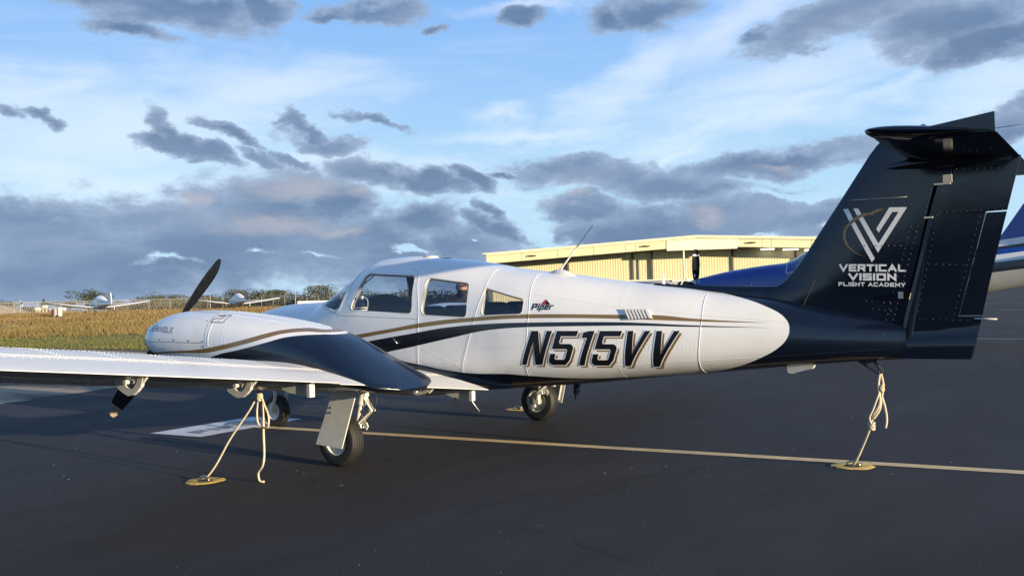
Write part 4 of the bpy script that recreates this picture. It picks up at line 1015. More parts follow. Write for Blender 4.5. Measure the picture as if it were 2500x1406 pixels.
# ---------------- engine nacelles and propellers
NX = np.unique(np.r_[-1.88, -1.877, -1.87, -1.86, -1.845, -1.82, np.arange(-1.80, 1.0, .05), .99, 1.01, 1.022, 1.03])
prop_blade = None
for s in (-1, 1):
    B = NACELLE if s < 0 else Body.__new__(Body)
    if s > 0: B.__dict__.update(NACELLE.__dict__); B.yc = NAC_Y
    R = B.point(NX[:, None], np.linspace(0, 2 * math.pi, 64, endpoint=False)[None]); n = 64
    nac = mk('engine_nacelle', R.reshape(-1, 3), grid_faces(len(NX), n, True) + [tuple(range(n))[::-1], tuple(range((len(NX) - 1) * n, len(NX) * n))], M['nacelle_paint'], plane, smooth=True)
    shade_by_angle(nac, 50)
    for side in (-1, 1):
        # cowl joints, fasteners, rivets
        skin_strip('cowl_seam', B, [(-.99, 1.30), (-.962, 1.20), (-.945, 1.10), (-.957, 1.0)], M['grey_vinyl'], nac, .005, .0006, side)
        skin_strip('cowl_seam', B, [(-1.84, 1.082), (-1.4, 1.081), (-.957, 1.073)], M['grey_vinyl'], nac, .005, .0006, side)
        skin_strip('skin_seam', B, [(.79, .86), (.815, .83), (.868, .775), (.875, .72)], M['nacelle_paint'], nac, .006, .0015, side)
        skin_strip('skin_seam', B, [(-.93, 1.30), (-.91, 1.2), (-.90, 1.05)], M['nacelle_paint'], nac, .010, .002, side)
        fx = [(-1.80, 1.10), (-1.566, 1.10), (-1.358, 1.097), (-1.155, 1.092), (-.975, 1.088), (-.975, 1.045), (-1.014, 1.259), (-1.72, 1.245), (-1.80, 1.062)]
        P = np.array([B.side(x, z, side) for x, z in fx]); rivets('cowl_fasteners', P, B.normal(P), M['seal'], nac, .0085, .002, 8)
        rv = []
        for ln in ([(-.89, 1.30), (-.87, 1.18), (-.86, 1.04)], [(-.915, 1.30), (-.895, 1.18), (-.885, 1.04)], [(-.76, 1.29), (-.74, 1.16), (-.73, 1.04)], [(-.715, 1.29), (-.70, 1.16), (-.69, 1.05)],
                   [(-.45, 1.26), (-.42, 1.10)], [(-.2, 1.22), (-.18, 1.12)], [(-1.0, 1.318), (-.5, 1.27), (0, 1.205), (.3, 1.11)], [(.5, .70), (.1, .95), (-.3, 1.0), (-.6, .97)]):
            rv += [B.side(x, z, side) for x, z in along(ln, .03)]
        rv = np.array(rv); rivets('rivet_rows', rv, B.normal(rv), M['nacelle_paint'], nac, .0050, .0024)
    rv = []
    for y in (-.16, -.05, .05, .16):
        x = np.arange(-1.0, .45, .035); h = np.array([np.interp(0, [0], [0])]); rv.append(np.stack([x, B.yc + y + 0 * x, B.zc(x) + (B.zt(x) - B.zc(x)) * (1 - np.abs(y / B.w(x)) ** B.nt(x)) ** (1 / B.nt(x))], 1))
    rv = np.concatenate(rv); rivets('rivet_rows', rv, B.normal(rv), M['nacelle_paint'], nac, .0055, .003)
    if s < 0:
        pl, w = letters('SEMINOLE', .034, .045, .0056, .0175, .0, wide={'M': 1.25})
        flat_decal('cowl_lettering', into_quad(pl, w, .045, [(-1.765, 1.180), (-1.385, 1.160), (-1.391, 1.206), (-1.75, 1.229)]), lambda x, z: B.side(x, z, -1, .0022), M['black_paint'], nac, .02)
        q = [(-.945, 1.250), (-.812, 1.247), (-.842, 1.300), (-.980, 1.306)]
        flat_decal('placard', [grow_poly(q, .006)], lambda x, z: B.side(x, z, -1, .0020), M['dark_grey'], nac, .02)
        flat_decal('placard', [q], lambda x, z: B.side(x, z, -1, .0030), M['white_vinyl'], nac, .02)
        icon = []
        for dx in (-.026, .028):
            icon += [[(-.905 + dx - .018, 1.266), (-.905 + dx, 1.268), (-.905 + dx + .020, 1.286), (-.905 + dx + .004, 1.286)], [(-.905 + dx - .012, 1.258), (-.905 + dx - .006, 1.258), (-.905 + dx - .006, 1.264), (-.905 + dx - .012, 1.264)]]
        icon += [[(-.945, 1.293), (-.865, 1.291), (-.867, 1.297), (-.947, 1.299)]]
        flat_decal('placard_print', icon, lambda x, z: B.side(x, z, -1, .0040), M['black_paint'], nac, .02)
    ang = .737 if s < 0 else 1.25
    hub = Geo(); hub.lathe([(.0, -.30), (.05, -.285), (.08, -.235), (.11, -.15), (.125, -.05), (.128, .0), (.12, .015), (.0, .015)], (-1.925, s * NAC_Y, 1.139), 'x', 32)
    prop = hub.make('propeller', M['white_paint'], plane, True, 40)
    for half in (0, 1):
        a = ang + math.pi * half; rad = np.array([0, math.sin(a), math.cos(a)]); tan = np.array([0, math.cos(a), -math.sin(a)])
        V = []; rr = np.r_[np.linspace(.07, .80, 22), .84, .87, .90, .92, .932, .94]
        fc = hermite([.07, .16, .30, .50, .70, .82, .88, .92, .94], [.07, .085, .130, .158, .150, .125, .098, .062, .030]); fb = hermite([.07, .3, .6, .94], [55, 38, 24, 16]); ft = hermite([.07, .16, .3, .6, .94], [.05, .035, .022, .014, .006])
        for r in rr:
            be = math.radians(float(fb(r))); cd = math.cos(be) * tan - math.sin(be) * np.array([1.0, 0, 0]); nd = np.cross(rad, cd); c = float(fc(r)); t = float(ft(r)); sw = -.02 * max(0, (r - .82) / .12)
            for q in np.linspace(0, 2 * math.pi, 16, endpoint=False):
                V.append(np.array([-1.938, s * NAC_Y, 1.139]) + rad * r + cd * (c / 2 * math.cos(q) + sw) + nd * t / 2 * math.sin(q))
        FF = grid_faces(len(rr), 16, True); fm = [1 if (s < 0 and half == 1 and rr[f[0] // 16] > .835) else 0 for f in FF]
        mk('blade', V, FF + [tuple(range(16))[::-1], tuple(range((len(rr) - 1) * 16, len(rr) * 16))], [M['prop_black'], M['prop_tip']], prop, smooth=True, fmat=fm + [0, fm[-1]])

# ---------------- fin, dorsal fin, rudder, stabilizer
FIN_LE = hermite([.90, 1.30, 1.40, 1.44, 1.519, 1.566, 1.831, 2.111, 2.32, 2.44, 2.5], [2.9, 3.0, 3.2, 3.30, 3.389, 3.434, 3.623, 3.819, 3.963, 4.047, 4.105])
FIN_TE = hermite([.86, .984, 1.468, 2.236, 2.32], [4.68, 4.713, 4.827, 5.021, 5.043])
def fin_hinge(z): return np.where(z < 2.14, np.interp(z, [.86, 1.093, 1.905, 2.14], [4.188, 4.222, 4.416, 4.478]), np.interp(z, [2.14, 2.32], [4.575, 4.605]))
def fin_half(x, z):
    le, te = FIN_LE(z), FIN_TE(z); u = np.clip((x - le) / (te - le), 0, 1); c = np.minimum(te - le, 1.35)
    t = 5 * .088 * c * (.2969 * np.sqrt(u) - .126 * u - .3516 * u ** 2 + .2843 * u ** 3 - .1036 * u ** 4) + .002
    low = np.clip((1.10 - z) / .12, 0, 1) * np.clip(.066 - (x - 4.2) * .055, .02, .08) * (x > 4.0)
    return np.maximum(t, low)
def fin_mesh(name, zs, x0, x1, nu, mat, parent, blunt=False):
    V = []; zs = np.asarray(zs)
    for z in zs:
        a, b = float(x0(z)), float(x1(z)); t = np.linspace(0, 1, nu); x = a + (b - a) * (t ** 2 if blunt else t); h = fin_half(x, z)
        V += [(p, -q, z) for p, q in zip(x, h)] + [(p, q, z) for p, q in zip(x[::-1], h[::-1])]
    n = 2 * nu; o = mk(name, V, grid_faces(len(zs), n, True) + [tuple(range(n))[::-1], tuple(range((len(zs) - 1) * n, len(zs) * n))], mat, parent)
    return shade_by_angle(o, 30)
zs = np.unique(np.r_[np.linspace(.88, 1.40, 8), np.linspace(1.42, 2.135, 26), 2.139, 2.141, 2.20, 2.26, 2.325, 2.40, 2.46, 2.50])
fin = fin_mesh('fin', zs, FIN_LE, lambda z: fin_hinge(z) - .004, 26, M['navy_paint'], plane, True)
TABL = lambda z: np.interp(z, [1.171, 1.919], [4.603, 4.805])
def rud_aft(z): return TABL(z) if 1.171 < z < 1.919 else FIN_TE(z)
zs = np.unique(np.r_[.864, .88, np.linspace(.90, 1.16, 10), 1.170, 1.172, np.linspace(1.2, 1.9, 24), 1.918, 1.920, np.linspace(1.94, 2.13, 6), 2.139, 2.141, 2.20, 2.26, 2.30])
rudder = fin_mesh('rudder', zs, lambda z: fin_hinge(z) + .022, rud_aft, 14, M['navy_paint'], plane)
fin_mesh('trim_tab', np.linspace(1.180, 1.910, 16), lambda z: TABL(z) + .005, FIN_TE, 6, M['navy_paint'], rudder)
g = Geo(); zz = np.r_[np.linspace(.875, 2.13, 10)]; g.tube([(float(fin_hinge(z)) + .036, 0, z) for z in zz], [.055 - .012 * (z - .9) for z in zz], 14); zz = (2.15, 2.29); g.tube([(float(fin_hinge(z)) + .03, 0, z) for z in zz], .032, 14); g.make('rudder_nose', M['navy_paint'], rudder, True)
g = Geo(); g.tube([(4.70, 0, 1.155), (4.855, -.015, 1.150)], .006, 6); g.make('static_wick', M['gear_white'], rudder, True)
g = Geo()
for z, x in ((2.135, 4.53), (1.898, 4.43)): g = Geo(); g.box((x, -.045, z), (.11 if z > 2 else .06, .03, .012)); g.make('rudder_stop', M['gear_white'], fin)
pass
g = Geo(); g.box((4.565, -.03, 2.172), (.06, .045, .055)); g.make('hinge_fitting', M['gear_white'], fin)
g = Geo(); g.box((4.222, -.055, 1.335), (.03, .025, .05)); g.make('hinge_fitting', M['steel'], fin)
V = []
for x, z, h in ((2.20, 1.480, .003), (2.35, 1.472, .008), (2.6, 1.456, .014), (2.9, 1.442, .020), (3.25, 1.432, .028), (3.45, 1.44, .034)):
    zb = FUSELAGE.zt(x) - .08; V += [(x, 0, z), (x, -h * .8, z - .012), (x, -h - .03, zb), (x, h + .03, zb), (x, h * .8, z - .012)]
mk('dorsal_fin', V, grid_faces(6, 5, True) + [(0, 1, 2, 3, 4), (29, 28, 27, 26, 25)], M['navy_paint'], plane, smooth=True)
def fin_side(off): return lambda x, z: (x, -float(fin_half(x, z)) - off, z)
flat_decal('emblem', [EMBLEM_BAR, EMBLEM_VEE], fin_side(.0020), M['white_vinyl'], fin, .04)
flat_decal('emblem_swoosh', [EMBLEM_SWOOSH], fin_side(.0034), M['gold_paint'], fin, .03)
for txt, q, hh, st, wd, gp in (('VERTICAL', T1, .058, .0150, .058, .0085), ('VISION', T2, .056, .0150, .060, .0085), ('FLIGHT ACADEMY', T3, .031, .0080, .034, .0065)):
    pl, w = letters(txt, wd, hh, st, gp, 0.0, wide={'M': 1.1, 'O': 1.05, 'V': 1.12, 'A': 1.1})
    flat_decal('academy_lettering', into_quad(pl, w, hh, q), fin_side(.0020), M['white_vinyl'], fin, .05, kind='stuff')
rp = []; 
for ln in ([(4.36, 1.86), (4.15, 1.12)], [(4.31, 1.86), (4.10, 1.12)], [(4.40, 1.92), (4.47, 2.2)], [(3.72, 1.86), (4.0, 2.24)], [(3.83, 1.72), (4.27, 1.70)], [(4.16, 2.02), (4.36, 2.0)], [(3.95, 1.30), (4.16, 1.28)], [(4.0, 1.24), (4.15, 1.22)]): rp += list(along(ln, .042))
P = np.array([fin_side(0)(x, z) for x, z in rp]); P = np.r_[P, P * [1, -1, 1]]; rivets('rivet_rows', P, np.sign(P[:, 1:2]) * np.array([[0, 1.0, 0]]), M['navy_rivet'], fin, .0062, .0042)
rp = []
for ln in ([(4.55, 2.20), (4.33, 1.20)], [(4.78, 1.95), (4.56, 1.13)], [(4.48, 1.93), (4.94, 1.93)], [(4.40, 1.56), (4.68, 1.54)], [(4.32, 1.16), (4.70, 1.14)], [(4.60, 2.235), (4.98, 2.215)]): rp += list(along(ln, .045))
P = np.array([fin_side(0)(x, z) for x, z in rp]); P = np.r_[P, P * [1, -1, 1]]; rivets('rivet_rows', P, np.sign(P[:, 1:2]) * np.array([[0, 1.0, 0]]), M['navy_rivet'], rudder, .005, .0032)
g = Geo(); P = [fin_side(.001)(x, z) for x, z in along([(3.50, 1.27), (3.605, 1.48)], .02)]; g.tube(P, .004, 5); P = [fin_side(.001)(x, z) for x, z in along([(3.39, 1.56), (3.605, 1.485)], .02)]; g.tube(P, .0025, 5); g.make('fin_seam', M['seal'], fin)
g = Geo(); g.tube([(3.885, -.058, 2.065), (4.29, -.062, 2.06)], .0035, 6); g.make('fin_antenna_wire', M['steel'], fin, True)
V = []; US = np.linspace(0, 1, 16) ** 1.6; YS = np.r_[-1.405 + .0, -1.40, -1.385, -1.36, -1.31, np.linspace(-1.2, 1.2, 13), 1.31, 1.36, 1.385, 1.40, 1.405]
for y in YS:
    f = math.sqrt(max(0.003, 1 - (max(abs(y), 1.30) - 1.30) ** 2 / .1055 ** 2)); le = 4.26 + .02 * abs(y) + (1 - f) * .06; te = 5.03 - (1 - f) * .02; c = te - le
    x = le + US * c; t = 5 * .108 * c * f * (.2969 * np.sqrt(US) - .126 * US - .3516 * US ** 2 + .2843 * US ** 3 - .1036 * US ** 4) + .0012; zc = 2.372 - .078 * US
    V += list(zip(x[::-1], [y] * 16, (zc + t)[::-1])) + list(zip(x[1:], [y] * 15, (zc - t)[1:]))
n = 31; stab = mk('stabilizer', V, grid_faces(len(YS), n, True) + [tuple(range(n))[::-1], tuple(range((len(YS) - 1) * n, len(YS) * n))], M['navy_paint'], plane); shade_by_angle(stab, 45)
g = Geo(); g.prism([(4.66, 2.352), (5.030, 2.400), (5.032, 2.285), (4.95, 2.29), (4.70, 2.32)], -1.385, -1.33); g.make('trim_tab', M['navy_paint'], stab)
g = Geo(); g.tube([(5.02, -1.38, 2.30), (5.19, -1.39, 2.305)], .0025, 5); g.make('static_wick', M['steel'], stab, True)
g = Geo(); g.lathe([(.0, .05), (.014, .046), (.024, .03), (.026, .0), (.0, .0)], (4.56, -.9, 2.400), 'z', 16); g.make('strobe_light', M['steel'], stab, True)
# cap between fin and stabilizer
V = []
for x, h, zt, zb in ((4.0, .012, 2.31, 2.24), (4.15, .05, 2.345, 2.235), (4.4, .075, 2.37, 2.24), (4.7, .07, 2.36, 2.245), (4.98, .03, 2.33, 2.27)):
    V += [(x, h * math.cos(q), (zt + zb) / 2 + (zt - zb) / 2 * math.sin(q)) for q in np.linspace(0, 2 * math.pi, 14, endpoint=False)]
mk('fin_cap', V, grid_faces(5, 14, True) + [tuple(range(14))[::-1], tuple(range(56, 70))], M['navy_paint'], plane)

# ---------------- landing gear
def wheel(c, R, w, parent, hub_side):
    h = w / 2
    prof = [(R * .52, -h * .80), (R * .60, -h * .97), (R * .74, -h), (R * .88, -h * .90), (R * .965, -h * .62)]
    tread = []
    for a in (-.46, -.16, .16, .46): tread += [(R * (1.0 - .02 * abs(a)), h * a - h * .075), (R * .972, h * a - h * .045), (R * .972, h * a + h * .045), (R * (1.0 - .02 * abs(a)), h * a + h * .075)]
    prof = prof + tread + [(r, -a) for r, a in prof[::-1]]
    ty = Geo(); ty.lathe(prof, c, 'y', 56, True); t = ty.make('tyre', M['rubber'], parent, True, 28)
    rim = Geo()
    for sgn in (-1, 1):
        rim.lathe([(R * .53, sgn * h * .78), (R * .55, sgn * h * .90), (R * .50, sgn * h * .92), (R * .46, sgn * h * .62), (R * .30, sgn * h * .50), (R * .22, sgn * h * .52), (R * .20, sgn * h * .85), (0, sgn * h * .88)], c, 'y', 36)
    rim.make('rim', M['gear_white'], parent, True, 40)
for s in (-1, 1):
    y = s * 1.6; gear = Geo()
    ys = s * 1.475
    gear.tube([(.215, ys, .80), (.13, ys, .52)], .040, 14); gear.tube([(.13, ys, .53), (.055, ys, .25)], .026, 12); gear.tube([(.02, ys, .222), (.02, s * 1.62, .222)], .022, 12)
    gear.box((.045, ys, .235), (.065, .045, .07)); gear.box((-.01, s * 1.50, .20), (.04, .04, .08))
    lg = gear.make('main_landing_gear', M['gear_white'], plane, True, 35)
    wheel((0, y, .2205), .2225, .155, lg, s)
    br = Geo(); br.lathe([(.05, 0), (.092, 0), (.092, .012), (.05, .012)], (0, s * 1.508 - .006, .2205), 'y', 28, True); br.box((-.075, s * 1.505, .24), (.04, .05, .08)); br.box((-.04, s * 1.49, .15), (.05, .04, .03)); br.make('brake', M['steel'], lg, False)
    tl = Geo()
    for d in (-.022, .022):
        tl.tube([(.155, ys + d, .60), (.245, ys + d * .4, .475)], .0105, 8); tl.tube([(.075, ys + d, .335), (.245, ys + d * .4, .465)], .0105, 8)
    tl.tube([(.247, ys - .03, .47), (.247, ys + .03, .47)], .014, 8); tl.box((.165, ys, .60), (.06, .06, .035)); tl.box((.09, ys, .33), (.08, .055, .035)); tl.prism([(.11, .42), (.16, .40), (.20, .33), (.18, .30), (.13, .36)], ys - .006, ys + .006)
    tl.make('torque_link', M['gear_white'], lg, True, 35)
    ho = Geo(); ho.tube(bezier([(.20, ys - s * .02, .66), (.27, ys - s * .02, .61), (.29, ys, .52), (.25, ys, .44), (.18, ys, .37), (.10, ys, .30)], 24), .0055, 6); ho.make('brake_hose', M['rubber'], lg, True)
    dr = Geo(); o = [(.075, .69), (.335, .69), (.185, .185), (-.112, .205)]
    n = 4; vs = [(x, s * (1.735 + (.69 - z) * .085 + d), z) for d in (0, .010) for x, z in o]
    dr.add(vs, [(0, 1, 2, 3), (7, 6, 5, 4)] + [(i, (i + 1) % 4, 4 + (i + 1) % 4, 4 + i) for i in range(4)])
    door = dr.make('gear_door', M['gear_white'], lg)
    ri = Geo()
    for x0, z0, x1, z1 in ((.12, .66, -.06, .24), (.28, .66, .15, .22)): ri.tube([(x0, s * (1.728 + (.69 - z0) * .085), z0), (x1, s * (1.728 + (.69 - z1) * .085), z1)], .011, 6)
    ri.box((.04, s * 1.70, .52), (.05, .09, .03)); ri.make('door_bracket', M['gear_white'], lg)
    bo = np.array([(.05, s * (1.7455 + (.69 - z) * .085), z) for z in (.515, .475)]); rivets('door_bolts', bo, np.tile([0, float(s), 0], (2, 1)), M['steel'], lg, .011, .008, 8)
# nose gear
g = Geo(); g.tube([(-2.47, 0, .80), (-2.49, 0, .46)], .034, 14)
for d in (-.085, .085): g.tube(bezier([(-2.49, d * .25, .47), (-2.455, d, .42), (-2.46, d, .33), (-2.52, d, .20), (-2.53, d, .18)], 14), .019, 10)
g.tube([(-2.53, -.10, .18), (-2.53, .10, .18)], .022, 12)
ng = g.make('nose_landing_gear', M['gear_white'], plane, True, 40)
wheel((-2.53, 0, .179), .181, .125, ng, 1)
g = Geo(); g.tube([(-2.47, .0, .62), (-2.38, .0, .53), (-2.47, 0, .45)], .012, 8); g.make('torque_link', M['gear_white'], ng, True)
g = Geo()
for d in (-.17, .17): g.prism([(-2.8, .68), (-2.35, .66), (-2.38, .48), (-2.76, .50)], d - .006, d + .006)
g.make('nose_gear_door', M['white_paint'], ng)

# ---------------- antennas and other small fittings
g = Geo(); g.tube([(1.30, -.12, 1.60), (1.36, -.12, 1.66), (1.68, -.12, 2.015)], [.012, .009, .0065], 8); wa = g.make('whip_antenna', M['gear_white'], plane, True)
V = []
for x, h, z in ((1.20, .004, 0), (1.27, .03, .03), (1.34, .036, .05), (1.42, .03, .035), (1.52, .004, 0)): V += [(x, -.12 - h, FUSELAGE.zt(x) - .02), (x, -.12 - h * .5, FUSELAGE.zt(x) - .01 + z), (x, -.12 + h * .5, FUSELAGE.zt(x) - .01 + z), (x, -.12 + h, FUSELAGE.zt(x) - .02)]
mk('antenna_base', V, grid_faces(5, 4), M['white_paint'], wa)
for x, y, r in ((-.21, -.05, .085), (-.02, -.05, .06)):
    g = Geo(); g.lathe([(0, .009), (r * .5, .008), (r * .85, .005), (r, -.001), (0, -.01)], (x, y, float(FUSELAGE.zt(x)) - .001), 'z', 24); g.make('gps_antenna', M['white_paint'], plane, True)
g = Geo(); g.tube([(1.42, 0, .66), (1.395, 0, .50)], [.034, .026], 12); g.tube([(1.393, 0, .51), (1.39, 0, .455)], .010, 8); g.tube([(1.40, 0, .53), (1.43, 0, .525)], .012, 8); g.make('belly_mast', M['navy_paint'], plane, True, 40)
g = Geo(); g.prism([(3.36, .80), (3.58, .81), (3.56, .778), (3.50, .765), (3.40, .735), (3.365, .745)], -.075, -.025); o = g.make('belly_antenna', M['gear_white'], plane)
g = Geo()
for a, b in (((3.90, .835), (4.045, .742)), ((4.045, .742), (4.062, .765)), ((4.062, .765), (4.00, .845))): g.tube([(a[0], 0, a[1]), (b[0], 0, b[1])], .011, 8)
g.prism([(3.88, .845), (4.03, .85), (4.02, .828), (3.92, .815)], -.012, .012); g.make('tail_skid', M['dark_grey'], plane, True, 40)
g = Geo(); g.tube([(.43, -.35, .53), (.43, -.35, .485), (.56, -.35, .345)], [.006, .006, .0035], 6); g.tube([(.425, -.35, .495), (.44, -.35, .475)], .011, 8); g.make('drain_wire', M['steel'], plane, True)
g = Geo(); g.tube([(.20, -.30, .54), (.22, -.30, .47), (.30, -.30, .47), (.34, -.30, .53)], .012, 6); g.make('boarding_step', M['dark_grey'], plane, True)
# wing root fillet
V = []
for x, dy, dz in np.c_[np.linspace(-.75, .98, 16), np.interp(np.linspace(-.75, .98, 16), [-.75, 0, .5, .87, .98], [.05, .09, .10, .05, .0]), np.zeros(16)]:
    u = min(1.0, max(.02, (x - float(f_le(.62))) / (float(f_te(.62)) - float(f_le(.62))))); zu = float(wing_xz(np.array(.62), np.array(u), True)[1]); hw = float(FUSELAGE.half(x, zu + .04))
    zl = float(wing_xz(np.array(.62 + dy), np.array(u), True)[1])
    for t in np.linspace(0, 1, 6): V.append((x, -(hw - .01 + (dy + .02) * t ** 1.6), zu + .045 * (1 - t) ** 1.8 + (zl - zu) * t - .004))
V = np.array(V)
for s in (1, -1): mk('wing_fillet', V * [1, s, 1], grid_faces(16, 6), M['navy_paint'], plane)

# ---------------------------------------------------------------- hangar
M['hangar_cream'] = material('hangar_cream', (.74, .675, .40), .6, vary=.05, vscale=.7)
M['hangar_trim'] = material('hangar_trim', (.80, .74, .52), .55)
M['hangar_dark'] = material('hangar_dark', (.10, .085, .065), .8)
M['hangar_blue'] = material('hangar_blue', (.05, .065, .09), .7)
M['door_steel'] = material('door_steel', (.66, .60, .35), .55, vary=.04, vscale=.5)
M['lamp_glow'] = material('lamp_glow', (.8, .78, .7), .5)
M['lamp_glow'].node_tree.nodes['Principled BSDF'].inputs['Emission Color'].default_value = (1, .93, .78, 1)
M['lamp_glow'].node_tree.nodes['Principled BSDF'].inputs['Emission Strength'].default_value = 1.6
M['sign_board'] = material('sign_board', (.80, .755, .56), .6, vary=.12, vscale=1.5)
hx = math.atan2(.409, .914)
hangar = thing('hangar', 'long cream-yellow metal hangar with wide low gable roof behind the blue airplane', 'hangar', (-59.7, 85.9, 0), hx)
HALF, LEN, EAVE, APEX, FAS = 24.9, 60.0, 6.68, 7.93, 1.12
roof_z = lambda t: APEX - (APEX - EAVE) * abs(t - HALF) / HALF
OV = 3.0
g = Geo()     # roof sheets (local: x along the facade, y away from the camera)
for a, b in ((-.4, HALF), (HALF, 2 * HALF + .4)): g.add([(a, -.35, roof_z(a) + .02), (b, -.35, roof_z(b) + .02), (b, LEN, roof_z(b) + .02), (a, LEN, roof_z(a) + .02), (a, -.35, roof_z(a) + .16), (b, -.35, roof_z(b) + .16), (b, LEN, roof_z(b) + .16), (a, LEN, roof_z(a) + .16)], [(0, 1, 2, 3), (4, 7, 6, 5), (0, 4, 5, 1), (2, 6, 7, 3), (0, 3, 7, 4), (1, 5, 6, 2)])
g.make('roof', M['hangar_trim'], hangar)
cuts = [0, 4.3, 8.6, 12.9, 16.6, 17.8, 21.3, 28.7, 32.2, 33.2, 37.6, 42.0, 45.8, 2 * HALF]
for a, b in zip(cuts[:-1], cuts[1:]):
    a += .02; b -= .02; g = Geo(); pts = [(a, roof_z(a) - FAS), (b, roof_z(b) - FAS), (b, roof_z(b) - .14), (a, roof_z(a) - .14)]
    if a < HALF < b: pts = [(a, roof_z(a) - FAS), (HALF, APEX - FAS), (b, roof_z(b) - FAS), (b, roof_z(b) - .14), (HALF, APEX - .14), (a, roof_z(a) - .14)]
    g.prism(pts, -.12, .0); g.make('fascia_panel', M['hangar_cream'], hangar)
g = Geo()
for a, b in ((0, HALF), (HALF, 2 * HALF)): g.add([(a, -.30, roof_z(a) - .16), (b, -.30, roof_z(b) - .16), (b, -.30, roof_z(b) + .02), (a, -.30, roof_z(a) + .02), (a, -.1, roof_z(a) - .16), (b, -.1, roof_z(b) - .16)], [(0, 1, 2, 3), (0, 4, 5, 1)])
g.make('gutter', M['hangar_trim'], hangar)
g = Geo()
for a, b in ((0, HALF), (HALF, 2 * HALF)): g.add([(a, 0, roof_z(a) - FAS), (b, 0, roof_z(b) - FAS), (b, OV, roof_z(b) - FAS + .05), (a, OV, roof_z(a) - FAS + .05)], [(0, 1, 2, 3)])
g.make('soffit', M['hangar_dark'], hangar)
def ribbed(name, a, b, y, z1, mat, parent, pitch=.30, dep=.016):
    n = int((b - a) / pitch); V = []; 
    for i in range(n):
        x = a + (b - a) * i / n; p = (b - a) / n
        for dx, dy in ((0, 0), (.5, 0), (.6, -dep), (.9, -dep)): V += [(x + p * dx, y + dy, 0.0), (x + p * dx, y + dy, float(z1(x + p * dx)))]
    V += [(b, y, 0), (b, y, float(z1(b)))]; k = len(V) // 2
    return mk(name, V, [(2 * i, 2 * i + 2, 2 * i + 3, 2 * i + 1) for i in range(k - 1)], mat, parent, False)
wall_top = lambda t: roof_z(t) - FAS + .05
leaves = [0, 9.5, 17.3, 19.6, 29.0, 36.2, 43.5, 2 * HALF]
for i, (a, b) in enumerate(zip(leaves[:-1], leaves[1:])):
    ribbed('wall_panel', a + .06, b - .06, OV + (.0 if i % 2 else .12), wall_top, M['door_steel'], hangar)
for t in leaves[1:-1]: g = Geo(); g.box((t, OV - .1, wall_top(t) / 2), (.22, .2, wall_top(t))); g.make('door_post', M['hangar_dark'], hangar)
g = Geo(); g.add([(0, .0, 0), (0, LEN, 0), (0, LEN, EAVE), (0, .0, EAVE)], [(0, 1, 2, 3)]); g.make('side_wall', M['hangar_blue'], hangar)
g = Geo(); g.add([(2 * HALF, 0, 0), (2 * HALF, LEN, 0), (2 * HALF, LEN, EAVE), (2 * HALF, 0, EAVE)], [(0, 1, 2, 3)]); g.make('side_wall', M['hangar_cream'], hangar)
g = Geo(); g.prism([(21.4, APEX - 1.55), (29.4, APEX - 1.55), (29.4, APEX - .38), (21.4, APEX - .38)], -.155, -.115); sb = g.make('sign_board', M['sign_board'], hangar)
for x, z, w in ((33.0, 5.95, 1.5), (35.6, 6.12, 1.7), (38.0, 6.12, 1.7), (40.2, 6.24, 1.6)):
    g = Geo(); g.box((x, 2.2, wall_top(x) - .16), (w, .5, .14)); g.make('ceiling_light', M['lamp_glow'], hangar)
for x in (5.6, 19.0, 31.0):
    g = Geo(); g.box((x, -.25, roof_z(x) - .62), (.9, .24, .13)); g.tube([(x - .5, -.2, roof_z(x) - .66), (x, -.5, roof_z(x) - .6)], .05, 6); g.make('wall_lamp', M['hangar_dark'], hangar)
for x in (23.3, 44.3):
    g = Geo(); g.tube([(x, -.05, 0), (x, -.05, roof_z(x) - FAS)], .10, 8); g.make('drain_pipe', M['hangar_trim' if x < 30 else 'hangar_dark'], hangar, True)
# small flat-roofed office in front of the hangar wall
def local(t, n): c, s = math.cos(hx), math.sin(hx); return (-59.7 + t * c - n * s, 85.9 + t * s + n * c)
x0, y0 = local(20.2, -2.2)
of = thing('office_hut', 'small flat-roofed grey and cream hut against the hangar wall, behind the high-wing airplane tail', 'hut', (x0, y0, 0), hx)
M['hut_grey'] = material('hut_grey', (.30, .28, .23), .8)
g = Geo(); g.box((0, 0, 1.45), (6.4, 3.0, 2.9)); g.make('wall', M['hut_grey'], of)
g = Geo(); g.box((3.0, -1.35, 1.55), (2.6, .6, 3.1)); g.make('front_wall', M['hangar_trim'], of)
g = Geo(); g.box((0, 0, 2.98), (6.7, 3.3, .14)); g.make('roof', M['hangar_trim'], of)
g = Geo(); g.box((3.6, -1.68, 1.25), (1.5, .06, 2.1)); dd = g.make('door', M['hangar_dark'], of)
for i, (t, n, sx, sz, mt) in enumerate(((14.8, -4.0, 1.3, 1.5, 'hut_grey'), (16.3, -4.2, 1.2, 1.7, 'hangar_trim'), (17.6, -4.0, 1.2, 1.4, 'hut_grey'))):
    x, y = local(t, n); b = thing('equipment_box', ['low grey equipment cabinet by the hangar wall, left of the pale one', 'pale upright equipment cabinet between two grey ones by the hangar', 'low grey equipment cabinet by the hangar wall, nearest the parked tail'][i], 'cabinet', (x, y, 0), hx, 'equipment cabinets by the hangar')
    g = Geo(); g.box((0, 0, sz / 2), (sx, .9, sz)); g.make('body', M[mt], b); g = Geo(); g.box((0, 0, sz + .04), (sx + .1, 1.0, .08)); g.make('lid', M['hangar_dark'], b)

